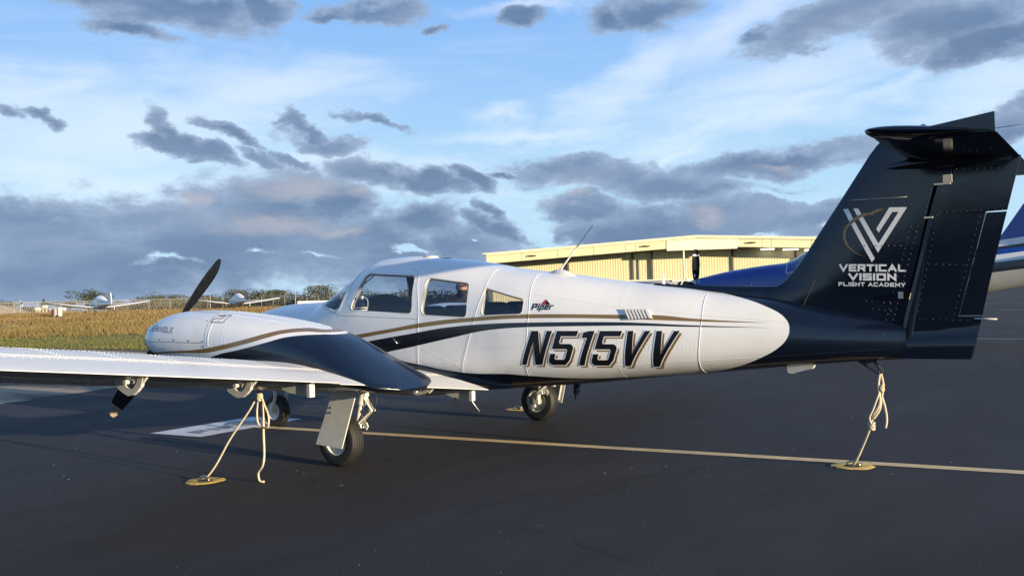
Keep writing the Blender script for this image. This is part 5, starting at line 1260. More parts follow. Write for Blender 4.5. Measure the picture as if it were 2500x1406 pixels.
# ---------------------------------------------------------------- other airplanes (own axes: nose towards -x)
def simple_body(st, n=20):
    V = []
    for x, w, zb, zt in st:
        for q in np.linspace(0, 2 * math.pi, n, endpoint=False):
            c, s = math.cos(q), math.sin(q); V.append((x, w * np.sign(c) * abs(c) ** .85, (zb + zt) / 2 + (zt - zb) / 2 * np.sign(s) * abs(s) ** .85))
    return V, grid_faces(len(st), n, True) + [tuple(range(n))[::-1], tuple(range((len(st) - 1) * n, len(st) * n))]
def dense(st, k=40):
    st = np.array(st, float); f = [hermite(st[:, 0], st[:, j]) for j in (1, 2, 3)]; xs = np.linspace(0, 1, k) ; xs = st[0, 0] + (st[-1, 0] - st[0, 0]) * (xs ** 1.0); return [(x, float(f[0](x)), float(f[1](x)), float(f[2](x))) for x in xs]
def simple_wing(sections, t=.12):
    """sections: (y, z, leading edge x, trailing edge x)"""
    u = np.linspace(0, 1, 9) ** 1.5; V = []
    for y, z, a, b in sections:
        c = b - a; h = 5 * t * c * (.2969 * np.sqrt(u) - .126 * u - .3516 * u ** 2 + .2843 * u ** 3 - .1036 * u ** 4) + .002; x = a + u * c
        V += list(zip(x[::-1], [y] * 9, z + h[::-1])) + list(zip(x[1:], [y] * 8, z - h[1:] * .8))
    return V, grid_faces(len(sections), 17, True) + [tuple(range(17))[::-1], tuple(range((len(sections) - 1) * 17, len(sections) * 17))]
def simple_fin(pts, h):
    """pts: outline in (x, z); h: half thickness"""
    g = Geo(); g.prism(pts, -h, h); return g
# blue turboprop
M['canopy'] = material('canopy', (.13, .17, .17), .08, coat=.6)
def blue_scheme(x, z, op, curve, over):
    cheat = curve(x, [(-6.5, .9), (3.5, 1.05), (6.0, 1.52), (7.4, 1.62), (8.5, 1.72), (10.6, 1.95)], -6.5, 11, .5, 3.0)
    c = over(op('GREATER_THAN', z, cheat), (.50, .47, .40), (.012, .014, .022))
    c = over(op('GREATER_THAN', z, op('ADD', cheat, .24)), c, (.70, .70, .70)); c = over(op('GREATER_THAN', z, op('ADD', cheat, .43)), c, (.006, .045, .26))
    c = over(op('MULTIPLY', op('GREATER_THAN', z, op('ADD', cheat, .56)), op('GREATER_THAN', x, 7.0)), c, (.012, .014, .022)); c = over(op('MULTIPLY', op('GREATER_THAN', z, op('ADD', cheat, .64)), op('GREATER_THAN', x, 7.0)), c, (.70, .70, .70))
    return over(op('GREATER_THAN', z, op('ADD', cheat, .80)), c, (.006, .045, .26))
M['turbo_paint'] = striped_paint('turbo_paint', blue_scheme)
M['turbo_blue'] = material('turbo_blue', (.006, .045, .26), .25, coat=.5)
tb = thing('turboprop_airplane', 'blue single-engine turboprop airplane with white-striped tail, parked behind the navy fin', 'airplane', (-5.75, 20.2, 0), math.radians(-5.5))
st = dense([(.0, .10, 1.52, 1.72), (.06, .30, 1.36, 1.82), (.3, .40, 1.16, 1.88), (1.2, .50, .98, 2.04), (2.3, .55, .90, 2.16), (2.95, .60, .88, 2.21), (3.9, .66, .86, 2.62), (4.6, .68, .86, 2.72), (6.2, .66, .90, 2.66), (7.4, .50, 1.06, 2.52), (8.8, .30, 1.30, 2.38), (10.0, .14, 1.58, 2.25), (10.75, .03, 1.86, 2.10)], 64)
V, F = simple_body(st, 28); mk('fuselage', V, F, M['turbo_paint'], tb)
TB = hermite([s_[0] for s_ in st], [s_[3] for s_ in st]); TW = hermite([s_[0] for s_ in st], [s_[1] for s_ in st])
for sd in (-1, 1):
    V = []; k = 10
    for x in np.linspace(3.05, 3.92, k):
        zt = float(TB(x)); f = (x - 3.05) / .87
        for t in np.linspace(0, 1, 6): th = .02 + t * (1.15 + .12 * f); V.append((x + .10 * t * (1 - f) - .02, sd * float(TW(x)) * math.sin(th) ** .85 * 1.004, .9 + (zt - .9) / 2 + (zt - .9) / 2 * math.cos(th) ** .85 + .006))
    mk('windshield_pane', V, grid_faces(k, 6), M['canopy'], tb); g = Geo(); g.tube([V[i * 6 + 5] for i in range(k)], .018, 5); g.tube([V[i] for i in range(6)], .015, 5); g.tube([V[(k - 1) * 6 + i] for i in range(6)], .018, 5); g.make('windshield_frame', M['gear_white'], tb, True)
V, F = simple_wing([(-6.2, 1.45, 4.6, 5.5), (-1, 1.0, 4.0, 5.7), (0, .95, 4.0, 5.7), (1, 1.0, 4.0, 5.7), (6.2, 1.45, 4.6, 5.5)]); mk('wing', V, F, M['turbo_blue'], tb)
simple_fin([(8.2, 2.36), (8.55, 2.58), (9.82, 4.4), (10.9, 4.4), (10.95, 2.15), (10.3, 2.1)], .05).make('fin', M['turbo_paint'], tb)
V, F = simple_wing([(-2.4, 2.20, 10.0, 10.9), (0, 2.15, 9.7, 10.95), (2.4, 2.20, 10.0, 10.9)], .09); mk('stabilizer', V, F, M['turbo_paint'], tb)
g = Geo(); g.lathe([(0, -.36), (.06, -.34), (.13, -.24), (.20, -.06), (.22, .08), (0, .08)], (-.02, 0, 1.62), 'x', 24); pr = g.make('propeller', M['steel'], tb, True, 40)
for k in range(4):
    a = math.radians(4 + 90 * k) if k % 2 == 0 else math.radians(4 + 90 * k); rad = np.array([0, math.sin(a), math.cos(a)]); tan = np.array([0, math.cos(a), -math.sin(a)]); V = []
    a = math.radians([3, 93, 183, 273][k]); rad = np.array([0, math.sin(a), math.cos(a)]); tan = np.array([0, math.cos(a), -math.sin(a)])
    rr = np.r_[np.linspace(.16, 1.08, 18), 1.11, 1.13]; fc = hermite([.16, .35, .7, .95, 1.13], [.13, .22, .26, .23, .13])
    for r in rr:
        be = math.radians(62 - 30 * r); cd = math.cos(be) * tan + math.sin(be) * np.array([1.0, 0, 0]); nd = np.cross(rad, cd)
        for q in np.linspace(0, 2 * math.pi, 12, endpoint=False): V.append(np.array([-.05, 0, 1.62]) + rad * r + cd * float(fc(r)) / 2 * math.cos(q) + nd * .012 * math.sin(q))
    fm = []; FF = grid_faces(len(rr), 12, True)
    for f in FF: r = rr[f[0] // 12]; fm.append(1 if (.90 < r < .96 or 1.03 < r < 1.075) else 0)
    mk('blade', V, FF + [tuple(range(12))[::-1], tuple(range((len(rr) - 1) * 12, len(rr) * 12))], [M['prop_black'], M['white_vinyl']], pr, fmat=fm + [0, 0])
g = Geo(); g.tube([(-.082, -.01, 1.93), (-.062, -.01, 1.93)], .05, 14); g.make('blade_badge', M['white_vinyl'], pr)
for y in (-1.55, 1.55):
    g = Geo(); g.tube([(4.95, y, 1.0), (4.95, y, .25)], .05, 8); lg = g.make('main_landing_gear', M['gear_white'], tb, True); g = Geo(); g.lathe([(.10, -.09), (.22, -.09), (.25, -.05), (.25, .05), (.22, .09), (.10, .09)], (4.95, y, .25), 'y', 24, True); g.make('tyre', M['rubber'], lg, True, 30)
g = Geo(); g.tube([(1.5, 0, 1.0), (1.5, 0, .22)], .05, 8); lg = g.make('nose_landing_gear', M['gear_white'], tb, True); g = Geo(); g.lathe([(.08, -.07), (.19, -.07), (.22, -.04), (.22, .04), (.19, .07), (.08, .07)], (1.5, 0, .22), 'y', 24, True); g.make('tyre', M['rubber'], lg, True, 30)
M['cover_red'] = material('cover_red', (.45, .02, .03), .6)
V, F = simple_body(dense([(.55, .02, 1.40, 1.50), (.7, .10, 1.33, 1.55), (1.2, .12, 1.30, 1.56), (1.6, .02, 1.38, 1.48)], 14), 14); V = [(x, y - .44, z) for x, y, z in V]; mk('inlet_cover', V, F, M['cover_red'], tb)
g = Geo()
for x in (2.05, 2.55): g.tube([(x, -.545, 1.42), (x, -.53, 1.62)], .012, 6)
g.make('cowl_latch', M['gear_white'], tb)
# white low-wing trainers out on the grass, seen from behind
def trainer(name, label, loc, rz, trim):
    t = thing(name, label, 'airplane', loc, rz, 'white low-wing airplanes parked beyond the grass')
    V, F = simple_body(dense([(-.05, .12, .95, 1.2), (.05, .38, .75, 1.32), (.9, .5, .62, 1.42), (1.5, .56, .58, 1.5), (2.2, .58, .56, 2.0), (3.0, .58, .56, 2.05), (3.9, .52, .62, 1.85), (5.2, .30, .82, 1.45), (6.6, .10, 1.02, 1.25), (7.1, .03, 1.08, 1.18)], 36), 18); mk('fuselage', V, F, M['white_paint'], t)
    V, F = simple_wing([(-5.35, 1.32, 2.2, 3.3), (-3.0, .98, 1.95, 3.5), (-.5, .68, 1.85, 3.5), (.5, .68, 1.85, 3.5), (3.0, .98, 1.95, 3.5), (5.35, 1.32, 2.2, 3.3)], .19); mk('wing', V, F, M['white_paint'], t)
    simple_fin([(5.6, 1.22), (6.35, 2.25), (6.9, 2.25), (7.15, 1.1), (6.2, 1.1)], .035).make('fin', M[trim], t)
    V, F = simple_wing([(-1.9, 1.10, 6.35, 7.1), (0, 1.08, 6.3, 7.1), (1.9, 1.10, 6.35, 7.1)], .09); mk('stabilizer', V, F, M['white_paint'], t)
    g = Geo(); g.box((-.12, 0, 1.08), (.03, 1.85, .12), Matrix.Rotation(.15, 3, 'X')); g.make('propeller', M['prop_black'], t)
    V, F = simple_body(dense([(1.62, .50, 1.45, 1.56), (1.9, .53, 1.43, 1.80), (2.3, .56, 1.43, 2.0), (2.5, .57, 1.43, 2.03)], 10), 18); V = [(x, y * 1.012, z + .006) for x, y, z in V]; mk('windshield', V, F, M['glass_dark'], t)
    for x, y in ((.75, 0), (2.9, -1.5), (2.9, 1.5)):
        g = Geo(); g.tube([(x, y, .8), (x, y, .2)], .04, 8); lg = g.make('landing_gear', M['gear_white'], t); g = Geo(); g.lathe([(.07, -.07), (.18, -.07), (.2, -.04), (.2, .04), (.18, .07), (.07, .07)], (x, y, .2), 'y', 18, True); g.make('tyre', M['rubber'], lg, True)
    return t
trainer('parked_airplane', 'white low-wing airplane beyond the grass with its white fin seen edge-on, near the striped cart', (-93.1, 55.8, .80), math.radians(33.5 - 90 + 27 + 12), 'white_paint')
trainer('parked_airplane', 'white low-wing airplane with a dark fin, beyond the grass behind the upright propeller blade', (-91.7, 74.3, .84), math.radians(33.5 - 90 + 18 + 14), 'navy_paint')
# small high-wing airplane before the hangar
hr = math.radians(-72.0); x0, y0 = polar(.158, 68); x0 -= 7.4 * math.cos(hr); y0 -= 7.4 * math.sin(hr)
hw = thing('high_wing_airplane', 'small white high-wing airplane with its tail towards the camera, in front of the hangar hut', 'airplane', (x0, y0, 0), hr)
V, F = simple_body(dense([(-.05, .1, 1.0, 1.2), (.1, .4, .8, 1.35), (1.2, .5, .7, 1.5), (1.9, .54, .65, 2.1), (3.0, .54, .68, 2.15), (4.0, .42, .8, 1.75), (5.5, .22, .95, 1.45), (7.3, .06, 1.15, 1.35)], 36), 18); mk('fuselage', V, F, M['white_paint'], hw)
V, F = simple_wing([(-5.4, 2.45, 1.75, 2.9), (0, 2.2, 1.6, 3.2), (5.4, 2.45, 1.75, 2.9)], .13); mk('wing', V, F, M['white_paint'], hw)
simple_fin([(5.4, 1.42), (6.3, 1.7), (7.1, 2.85), (7.7, 2.85), (7.55, 1.15), (6.5, 1.2)], .05).make('fin', M['white_paint'], hw)
V, F = simple_wing([(-1.7, 1.35, 6.6, 7.4), (0, 1.33, 6.5, 7.5), (1.7, 1.35, 6.6, 7.4)], .09); mk('stabilizer', V, F, M['white_paint'], hw)
for y in (-1, 1): g = Geo(); g.tube([(2.3, y * .5, .8), (2.4, y * 2.6, 2.25)], .05, 8); g.make('wing_strut', M['white_paint'], hw)
for y in (-1, 1):
    for x, w_ in ((2.15, .6), (2.95, .6)): g = Geo(); g.add([(x - w_ / 2, y * .552, 1.55), (x + w_ / 2, y * .552, 1.55), (x + w_ / 2 - .08, y * .535, 1.98), (x - w_ / 2 + .08, y * .535, 1.98)], [(0, 1, 2, 3)]); g.make('window_pane', M['glass_dark'], hw)
for x, y in ((.7, 0), (2.9, -1.2), (2.9, 1.2)):
    g = Geo(); g.tube([(x, y * .4, .8), (x, y, .2)], .04, 8); lg = g.make('landing_gear', M['gear_white'], hw); g = Geo(); g.lathe([(.07, -.07), (.18, -.07), (.2, -.04), (.2, .04), (.18, .07), (.07, .07)], (x, y, .2), 'y', 18, True); g.make('tyre', M['rubber'], lg, True)
g = Geo(); g.box((-.12, 0, 1.1), (.03, .12, 1.85)); g.make('propeller', M['prop_black'], hw)

# ---------------------------------------------------------------- fence, cart, mound, machinery on the left horizon
M['galv'] = material('galv', (.42, .37, .28), .6); M['mesh_wire'] = material('mesh_wire', (.40, .36, .28), .7)
def gz(az, d): return float(rise(az, d))
fence = thing('perimeter_fence', 'long chain-link perimeter fence with thin pale posts running behind the parked airplanes', 'fence', (*polar(-.48, 150), gz(-.48, 150)))
f0 = np.array([*polar(-.48, 150)]); pts = []
azs = np.linspace(-.62, -.12, 130); P = np.array([[*polar(a, 158 - 40 * smoothst((a + .35) / .25)), gz(a, 150)] for a in azs]); dl = np.r_[0, np.cumsum(np.linalg.norm(np.diff(P, axis=0), axis=1))]; tt = np.arange(0, dl[-1], 3.1); PP = np.stack([np.interp(tt, dl, P[:, k]) for k in range(3)], 1) - [f0[0], f0[1], gz(-.48, 150)]
pg = Geo(); pg.tube([(0, 0, 0), (0, 0, 1.8)], .02, 5); first = pg.make('post', M['galv'], fence); first.location = PP[0]
for q in PP[1:]: o = first.copy(); COL.objects.link(o); o.parent = fence; o.location = q
g = Geo(); g.tube(PP + [0, 0, 1.78], .025, 5); g.tube(PP + [0, 0, .12], .02, 5); g.make('rail', M['galv'], fence)
g = Geo(); V = []; F = []
for a, b in zip(PP[:-1], PP[1:]):
    for k in range(14):
        for up_ in (0, 1):
            t0, t1 = k / 14, (k + 1.6) / 14
            p0 = a + (b - a) * t0; p1 = a + (b - a) * min(t1, 1); z0, z1 = (.12, 1.72) if up_ else (1.72, .12); n = len(V); w_ = .009
            d = (b - a) / np.linalg.norm(b - a) * w_
            V += [p0 + [0, 0, z0] - d, p0 + [0, 0, z0] + d, p1 + [0, 0, z1] + d, p1 + [0, 0, z1] - d]; F.append((n, n + 1, n + 2, n + 3))
mk('chain_link', V, F, M['mesh_wire'], fence, False, kind='stuff')
x, y = polar(-.4475, 92); cart = thing('service_cart', 'small red and white service cart at the wing tip of the left parked airplane', 'cart', (x, y, gz(-.4475, 92) + .05), yaw - .4); cart.scale = (.45, .45, .45)
M['cart_red'] = material('cart_red', (.28, .05, .05), .6)
g = Geo(); g.box((-.62, 0, .85), (.75, .8, 1.5)); g.make('cab', M['cart_red'], cart); g = Geo(); g.box((.0, -.02, .95), (.5, .85, 1.7)); g.box((.82, 0, .9), (.32, .8, 1.5)); g.make('body', M['gear_white'], cart); g = Geo(); g.box((.45, .1, .95), (.42, .6, 1.4)); g.make('opening', M['seal'], cart)
g = Geo(); g.box((.1, 0, 1.72), (1.75, .9, .10)); g.make('roof', M['gear_white'], cart)
for x_ in (-.6, .6):
    g = Geo(); g.lathe([(.06, -.08), (.2, -.08), (.2, .08), (.06, .08)], (x_, -.42, .2), 'y', 16, True); g.make('wheel', M['rubber'], cart)
x, y = polar(-.505, 185); V = []
for i in range(13):
    for j in range(13):
        u, v = (i - 6) / 6, (j - 6) / 6; r = math.hypot(u, v); V.append((x + u * 7.5, y + v * 7.5, gz(-.505, 185) - .05 + 2.3 * max(0, 1 - r) ** .9 + .12 * math.sin(i * 2.1 + j * 1.3) * max(0, 1 - r)))
M['mound_soil'] = material('mound_soil', (.30, .25, .18), .95, vary=.2, vscale=.8)
mk('soil_mound', V, grid_faces(13, 13), M['mound_soil'], None, kind='structure')
x, y = polar(-.478, 146); sg = thing('fence_sign', 'small red and white warning sign on a pole at the left end of the fence', 'sign', (x, y, gz(-.478, 146)), yaw - .48)
g = Geo(); g.tube([(0, 0, 0), (0, 0, 2.0)], .04, 6); g.make('pole', M['galv'], sg); g = Geo(); g.box((.3, -.06, 1.25), (.5, .04, .32)); g.make('lower_plate', M['white_vinyl'], sg); g = Geo(); g.box((.28, -.06, 1.53), (.45, .04, .2)); g.make('upper_plate', M['cart_red'], sg)
for i, (a, w_, h_, z) in enumerate(((-.4635, 1.0, .5, .5), (-.4575, .9, .5, .85), (-.4505, .9, .6, .3), (-.441, .5, .5, .4))):
    x, y = polar(a, 172); e = thing('yard_tank', ['long white tank on legs in the yard behind the fence', 'raised white tank in the yard, topmost of the four', 'short white tank standing low behind the fence sign', 'round white tank standing apart in the fenced yard'][i], 'tank', (x, y, gz(a, 172)), yaw, 'white tanks in the fenced yard')
    g = Geo(); g.lathe([(0, -w_ / 2), (h_ * .35, -w_ / 2), (h_ / 2, -w_ / 2 + .15), (h_ / 2, w_ / 2 - .15), (h_ * .35, w_ / 2), (0, w_ / 2)], (0, 0, z + h_ / 2), 'x', 16); g.make('shell', M['gear_white'], e, True, 40); g = Geo()
    for q in (-.3, .3): g.box((q * w_, 0, z / 2), (.12, .3, z))
    g.make('leg', M['galv'], e)
for i, (a, d, h_) in enumerate(((-.308, 190, 2.4), (-.262, 185, 1.8), (-.2245, 170, 3.0), (-.1785, 165, 3.1))):
    x, y = polar(a, d); t = thing('pole', ['short pale pole in front of the trees, left of the second parked airplane', 'low pale post just left of the second parked airplane', 'tall pale pole rising beside the right wing of the second parked airplane', 'tall pale pole nearest the windshield'][i], 'pole', (x, y, gz(a, d)), 0, 'pale poles before the treeline'); g = Geo(); g.tube([(0, 0, 0), (0, 0, h_)], [.07, .05], 8); g.make('shaft', M['galv'], t)
x, y = polar(-.1985, 62); wg = thing('white_barrier', 'low white two-rail barrier beyond the nose of the airplane', 'barrier', (x, y, gz(-.19, 62)), yaw)
g = Geo()
for q in (-1.3, 0, 1.3): g.box((q, 0, .65), (.1, .1, 1.3))
g.make('post', M['white_vinyl'], wg); g = Geo(); g.box((0, -.08, 1.22), (3.0, .05, .16)); g.make('rail', M['white_vinyl'], wg); g = Geo(); g.box((0, -.08, .75), (3.0, .05, .12)); g.make('rail', M['white_vinyl'], wg)

# ---------------------------------------------------------------- trees
M['leaf_dark'] = leaf_mat('leaf_dark', (.018, .030, .012), (.075, .085, .034), 1.2); M['leaf_olive'] = leaf_mat('leaf_olive', (.030, .036, .014), (.10, .098, .042), 1.2); M['bark'] = material('bark', (.09, .07, .05), .9)
def leaf_cloud(blobs, n, size):
    V = []; F = []
    vol = np.array([b[3] * b[4] for b in blobs]); vol = vol / vol.sum()
    for b, fr in zip(blobs, vol):
        k = max(12, int(n * fr)); p = RNG.normal(size=(k, 3)); p /= np.linalg.norm(p, axis=1, keepdims=True); r = RNG.uniform(.45, 1.08, k)[:, None] ** .6
        c = np.array(b[:3]) + p * r * np.array([b[3], b[3], b[4]])
        for q in c:
            a = RNG.normal(size=3); a /= np.linalg.norm(a); u = np.cross(a, [.3, .5, .8]); u /= np.linalg.norm(u); w = np.cross(a, u); s = size * RNG.uniform(.6, 1.4); i = len(V)
            V += [q + u * s, q + w * s * .8, q - u * s, q - w * s * .8]; F.append((i, i + 1, i + 2, i + 3))
    return V, F
def tree(label, az, d, h, w, mat, kind='round', n=420):
    x, y = polar(az, d); t = thing('tree', label, 'tree', (x, y, gz(az, d)), 0, 'trees along the horizon')
    g = Geo(); g.tube(bezier([(0, 0, 0), (.03 * w, 0, h * .3), (-.04 * w, .03 * w, h * .75)], 8), np.linspace(.055 * h, .015 * h, 8), 7)
    for k in range(4): q = k * 1.7 + h; g.tube([(0, 0, h * (.28 + .08 * k)), (.3 * w * math.cos(q), .3 * w * math.sin(q), h * (.5 + .08 * k))], [.022 * h, .008 * h], 5)
    g.make('trunk', M['bark'], t, True)
    if kind == 'conifer': bl = [(0, 0, h * (.15 + .8 * k / 7), w * .5 * (1 - k / 7.6), h * .10) for k in range(8)]
    elif kind == 'flat': bl = [(w * RNG.uniform(-.38, .38), w * RNG.uniform(-.3, .3), h * RNG.uniform(.72, .88), w * RNG.uniform(.16, .26), h * .12) for _ in range(9)]
    else: bl = [(w * RNG.uniform(-.33, .33), w * RNG.uniform(-.3, .3), h * RNG.uniform(.38, .80), w * RNG.uniform(.16, .27), h * RNG.uniform(.13, .22)) for _ in range(11)]
    V, F = leaf_cloud(bl, n * 4, .028 * h); mk('crown', V, F, M[mat], t, False); return t
TREES = [('broad dark tree standing highest behind the left parked airplane', -.419, 195, 4.5, 8.0, 'leaf_dark', 'round'), ('slim dark conifer standing alone on the left horizon', -.4585, 230, 3.1, 2.0, 'leaf_dark', 'conifer'),
         ('low rounded tree right of the slim conifer', -.4475, 215, 2.4, 8.0, 'leaf_dark', 'flat'), ('dark tree cut by the left edge of the picture', -.497, 190, 3.0, 7.0, 'leaf_dark', 'round'),
         ('flat-topped tree rising out of the treeline before the windshield', -.2445, 210, 3.7, 5.0, 'leaf_olive', 'flat'), ('large round-topped tree at the right end of the treeline', -.2020, 170, 3.9, 9.0, 'leaf_olive', 'round'),
         ('bushy olive tree just right of the second parked airplane', -.277, 200, 4.0, 9.0, 'leaf_olive', 'round'), ('bushy tree between the tall pole and the second airplane', -.252, 200, 3.9, 9.5, 'leaf_dark', 'round'),
         ('wide low tree left of the upright propeller blade', -.3625, 220, 3.9, 13.0, 'leaf_dark', 'round'), ('round tree right of the wide low one by the propeller blade', -.3445, 210, 3.7, 9.0, 'leaf_olive', 'round'),
         ('small tree at the start of the treeline right of the propeller blade', -.3115, 200, 3.2, 8.0, 'leaf_olive', 'round'), ('small bush-like tree left of the tallest left-hand tree', -.436, 240, 2.7, 4.0, 'leaf_dark', 'round')]
for r in TREES: tree(*r)
V = []; F = []
for a in np.r_[np.arange(-.60, -.46, .007), np.arange(-.40, -.33, .006), np.arange(-.33, .06, .0055)]:
    d = RNG.uniform(205, 260) if a < -.33 else RNG.uniform(185, 235); lo = 1.5 if a < -.40 else (1.9 if a < -.33 else (2.3 + .6 * smoothst((a + .33) / .1)))
    x, y = polar(a, d); z = gz(a, d); w = RNG.uniform(2.2, 3.6); h = lo * RNG.uniform(.75, 1.15)
    v, f = leaf_cloud([(x, y, z + h * .5, w * .75, h * .5), (x + w * .4, y, z + h * .35, w * .6, h * .36), (x - w * .4, y, z + h * .3, w * .6, h * .32)], 420, .17); n = len(V); V += v; F += [tuple(i + n for i in q) for q in f]
mk('treeline', V, F, M['leaf_olive'], None, False, kind='stuff')
# unseen tree belt added behind the camera for its dark reflection in the paint
V = []; F = []
for a in np.arange(math.radians(-178), math.radians(-8), .03):
    d = 120 + 14 * math.sin(a * 9) + RNG.uniform(-5, 5); x, y = 5.7 + d * math.cos(a), -7.5 + d * math.sin(a); h = 6.5 + 1.8 * math.sin(a * 7 + 1) + RNG.uniform(-1, 1)
    v, f = leaf_cloud([(x, y, h * .5, 3.2, h * .5)], 90, .75); n = len(V); V += v; F += [tuple(i + n for i in q) for q in f]
mk('treeline', V, F, M['leaf_olive'], None, False, kind='stuff')

# ---------------------------------------------------------------- tie-down ropes and the anchors in the apron
M['anchor_yellow'] = material('anchor_yellow', (.74, .50, .11), .7, vary=.4, vscale=28, bump=.4, bscale=50)
M['anchor_dirt'] = material('anchor_dirt', (.07, .06, .045), .95, vary=.5, vscale=30)
def anchor(label, x, y, r):
    t = thing('tie_down_anchor', label, 'tie-down anchor', (x, y, .0), 0, 'yellow tie-down anchors in the apron')
    k = 34; ph = RNG.uniform(0, 6.28, 4); V = []
    for i in range(k):
        q = 2 * math.pi * i / k; e = r * (1 + .05 * math.sin(3 * q + ph[0]) + .035 * math.sin(7 * q + ph[1]) + RNG.normal(0, .012))
        for f, z in ((1.0, .0045), (.93, .008), (.60, .0065), (.40, .0055)): V.append((e * f * math.cos(q), e * f * math.sin(q), z))
    ringf = []
    for i in range(k):
        j = (i + 1) % k
        if i in (7, 21): continue
        for a in range(3): ringf.append((i * 4 + a, j * 4 + a, j * 4 + a + 1, i * 4 + a + 1))
    mk('painted_ring', V, ringf, M['anchor_yellow'], t)
    V = [(r * .44 * math.cos(q) * RNG.uniform(.85, 1.1), r * .44 * math.sin(q) * RNG.uniform(.85, 1.1), .0062) for q in np.linspace(0, 2 * math.pi, 24, endpoint=False)]; mk('dirt_fill', V, [tuple(range(24))], M['anchor_dirt'], t, False)
    g = Geo(); g.tube([(.05 * math.cos(q), 0, .012 + .03 * math.sin(q)) for q in np.linspace(-.2, math.pi + .2, 12)], .008, 6); g.make('eye', M['steel'], t, True)
    return t
anchor('yellow-rimmed tie-down anchor in the asphalt at the foot of the slanting wing rope', -.527, -2.60, .155)
anchor('yellow-rimmed tie-down anchor on the guide line under the tail rope', 3.79, .15, .165)
anchor('yellow-rimmed tie-down anchor half hidden by the far main wheel', -.80, 2.36, .155)
def rope_path(g, pts, r=.0078, n=40, sag=0): g.tube(bezier(pts, n), r, 8)
RING = (.02, -2.5, .735)
rope = thing('wing_rope', 'cream tie-down rope with a hanging loop, slanting from the near wing to its anchor', 'rope', (.02, -2.5, 0))
def rel(p): return [(a - .02, b + 2.5, c) for a, b, c in p]
g = Geo(); rope_path(g, rel([(.02, -2.5, .73), (.0, -2.505, .69), (-.27, -2.55, .345), (-.49, -2.59, .05), (-.527, -2.6, .015)])); g.make('taut_strand', M['rope'], rope, True)
g = Geo(); rope_path(g, rel([(.025, -2.5, .73), (.03, -2.49, .66), (.02, -2.47, .40), (-.015, -2.455, .14), (-.085, -2.44, .06), (-.065, -2.44, .012), (-.03, -2.43, .010)]), .0088, 60); g.make('loose_end', M['rope'], rope, True)
g = Geo(); rope_path(g, rel([(.02, -2.5, .72), (.065, -2.5, .63), (.115, -2.5, .52), (.105, -2.5, .455), (.05, -2.49, .44), (.0, -2.5, .47), (-.015, -2.5, .55), (.0, -2.5, .64), (.01, -2.5, .72)]), .0075, 60); g.make('loop', M['rope'], rope, True)
g = Geo()
for k in range(4): g.tube([( .0 +   .019 * math.cos(q), .0 + .017 * math.sin(q), .66 + .014 * k + .008 * math.sin(2 * q + k)) for q in np.linspace(0, 2 * math.pi, 17)], .0078, 7, False)
g.make('knot', M['rope'], rope, True)
g = Geo(); g.tube([(0, 0, .70), (0, 0, .775)], .014, 8); g.make('hook', M['steel'], rope, True)
tr = thing('tail_rope', 'knotted cream tie-down rope hanging from the tail skid to its anchor on the line', 'rope', (4.05, 0, 0))
def relt(p): return [(a - 4.05, b, c) for a, b, c in p]
g = Geo(); rope_path(g, relt([(4.05, .0, .765), (4.035, -.01, .66), (4.04, -.01, .52), (3.99, -.005, .42), (3.965, .0, .34), (3.90, .06, .20), (3.82, .12, .05), (3.79, .15, .012)]), .0088, 60); g.make('taut_strand', M['rope'], tr, True)
g = Geo(); rope_path(g, relt([(4.05, .0, .765), (4.065, .01, .66), (4.055, .01, .58), (4.03, .0, .46), (3.99, -.01, .40)]), .0085, 40); rope_path(g, relt([(4.04, -.02, .60), (3.995, -.02, .48), (3.965, -.02, .40), (3.985, -.015, .345)]), .0075, 30); g.make('doubled_strand', M['rope'], tr, True)
g = Geo(); rope_path(g, relt([(4.045, .01, .60), (4.075, .01, .48), (4.085, .0, .39), (4.075, .0, .335)]), .0085, 30); g.make('loose_end', M['rope'], tr, True)
for zc, rr, xc in ((.64, .015, 4.055), (.345, .021, 3.975)):
    g = Geo()
    for k in range(3): g.tube([(xc - 4.05 + rr * math.cos(q), rr * .9 * math.sin(q), zc + .016 * (k - 1) + .010 * math.sin(2 * q + k)) for q in np.linspace(0, 2 * math.pi, 17)], .0082, 7, False)
    g.make('knot', M['rope'], tr, True)
rr_ = thing('far_wing_rope', 'cream tie-down rope from the far wing to the anchor behind the far main wheel', 'rope', (.02, 2.5, 0))
g = Geo(); rope_path(g, [(0, 0, .73), (-.25, -.03, .45), (-.6, -.10, .12), (-.82, -.14, .012)]); g.make('taut_strand', M['rope'], rr_, True)

# ---------------------------------------------------------------- the person at the far engine
def skinned(name, joints, bones, mat, parent=None, root=0, sub=2):
    """one continuous surface grown round a skeleton: joints = [(x, y, z, rx, ry)]"""
    me = bpy.data.meshes.new(name); me.from_pydata([j[:3] for j in joints], bones, []); o = bpy.data.objects.new(name, me); COL.objects.link(o)
    sk = o.modifiers.new('skin', 'SKIN'); sk.use_smooth_shade = True; sb = o.modifiers.new('sub', 'SUBSURF'); sb.levels = sub; sb.render_levels = sub
    for i, j in enumerate(joints): me.skin_vertices[0].data[i].radius = (j[3], j[4] if len(j) > 4 else j[3]); me.skin_vertices[0].data[i].use_root = (i == root)
    dg = bpy.context.evaluated_depsgraph_get(); m2 = bpy.data.meshes.new_from_object(o.evaluated_get(dg)); bpy.data.objects.remove(o); m2.materials.clear(); m2.materials.append(mat)
    m2.polygons.foreach_set('use_smooth', np.full(len(m2.polygons), True))
    return link(bpy.data.objects.new(name, m2), parent)
M['skin'] = material('skin', (.46, .24, .16), .55, vary=.06, vscale=20); M['black_cloth'] = material('black_cloth', (.012, .013, .016), .9, vary=.3, vscale=12); M['hair'] = material('hair', (.02, .013, .01), .7); M['trousers'] = material('trousers', (.03, .035, .05), .9)
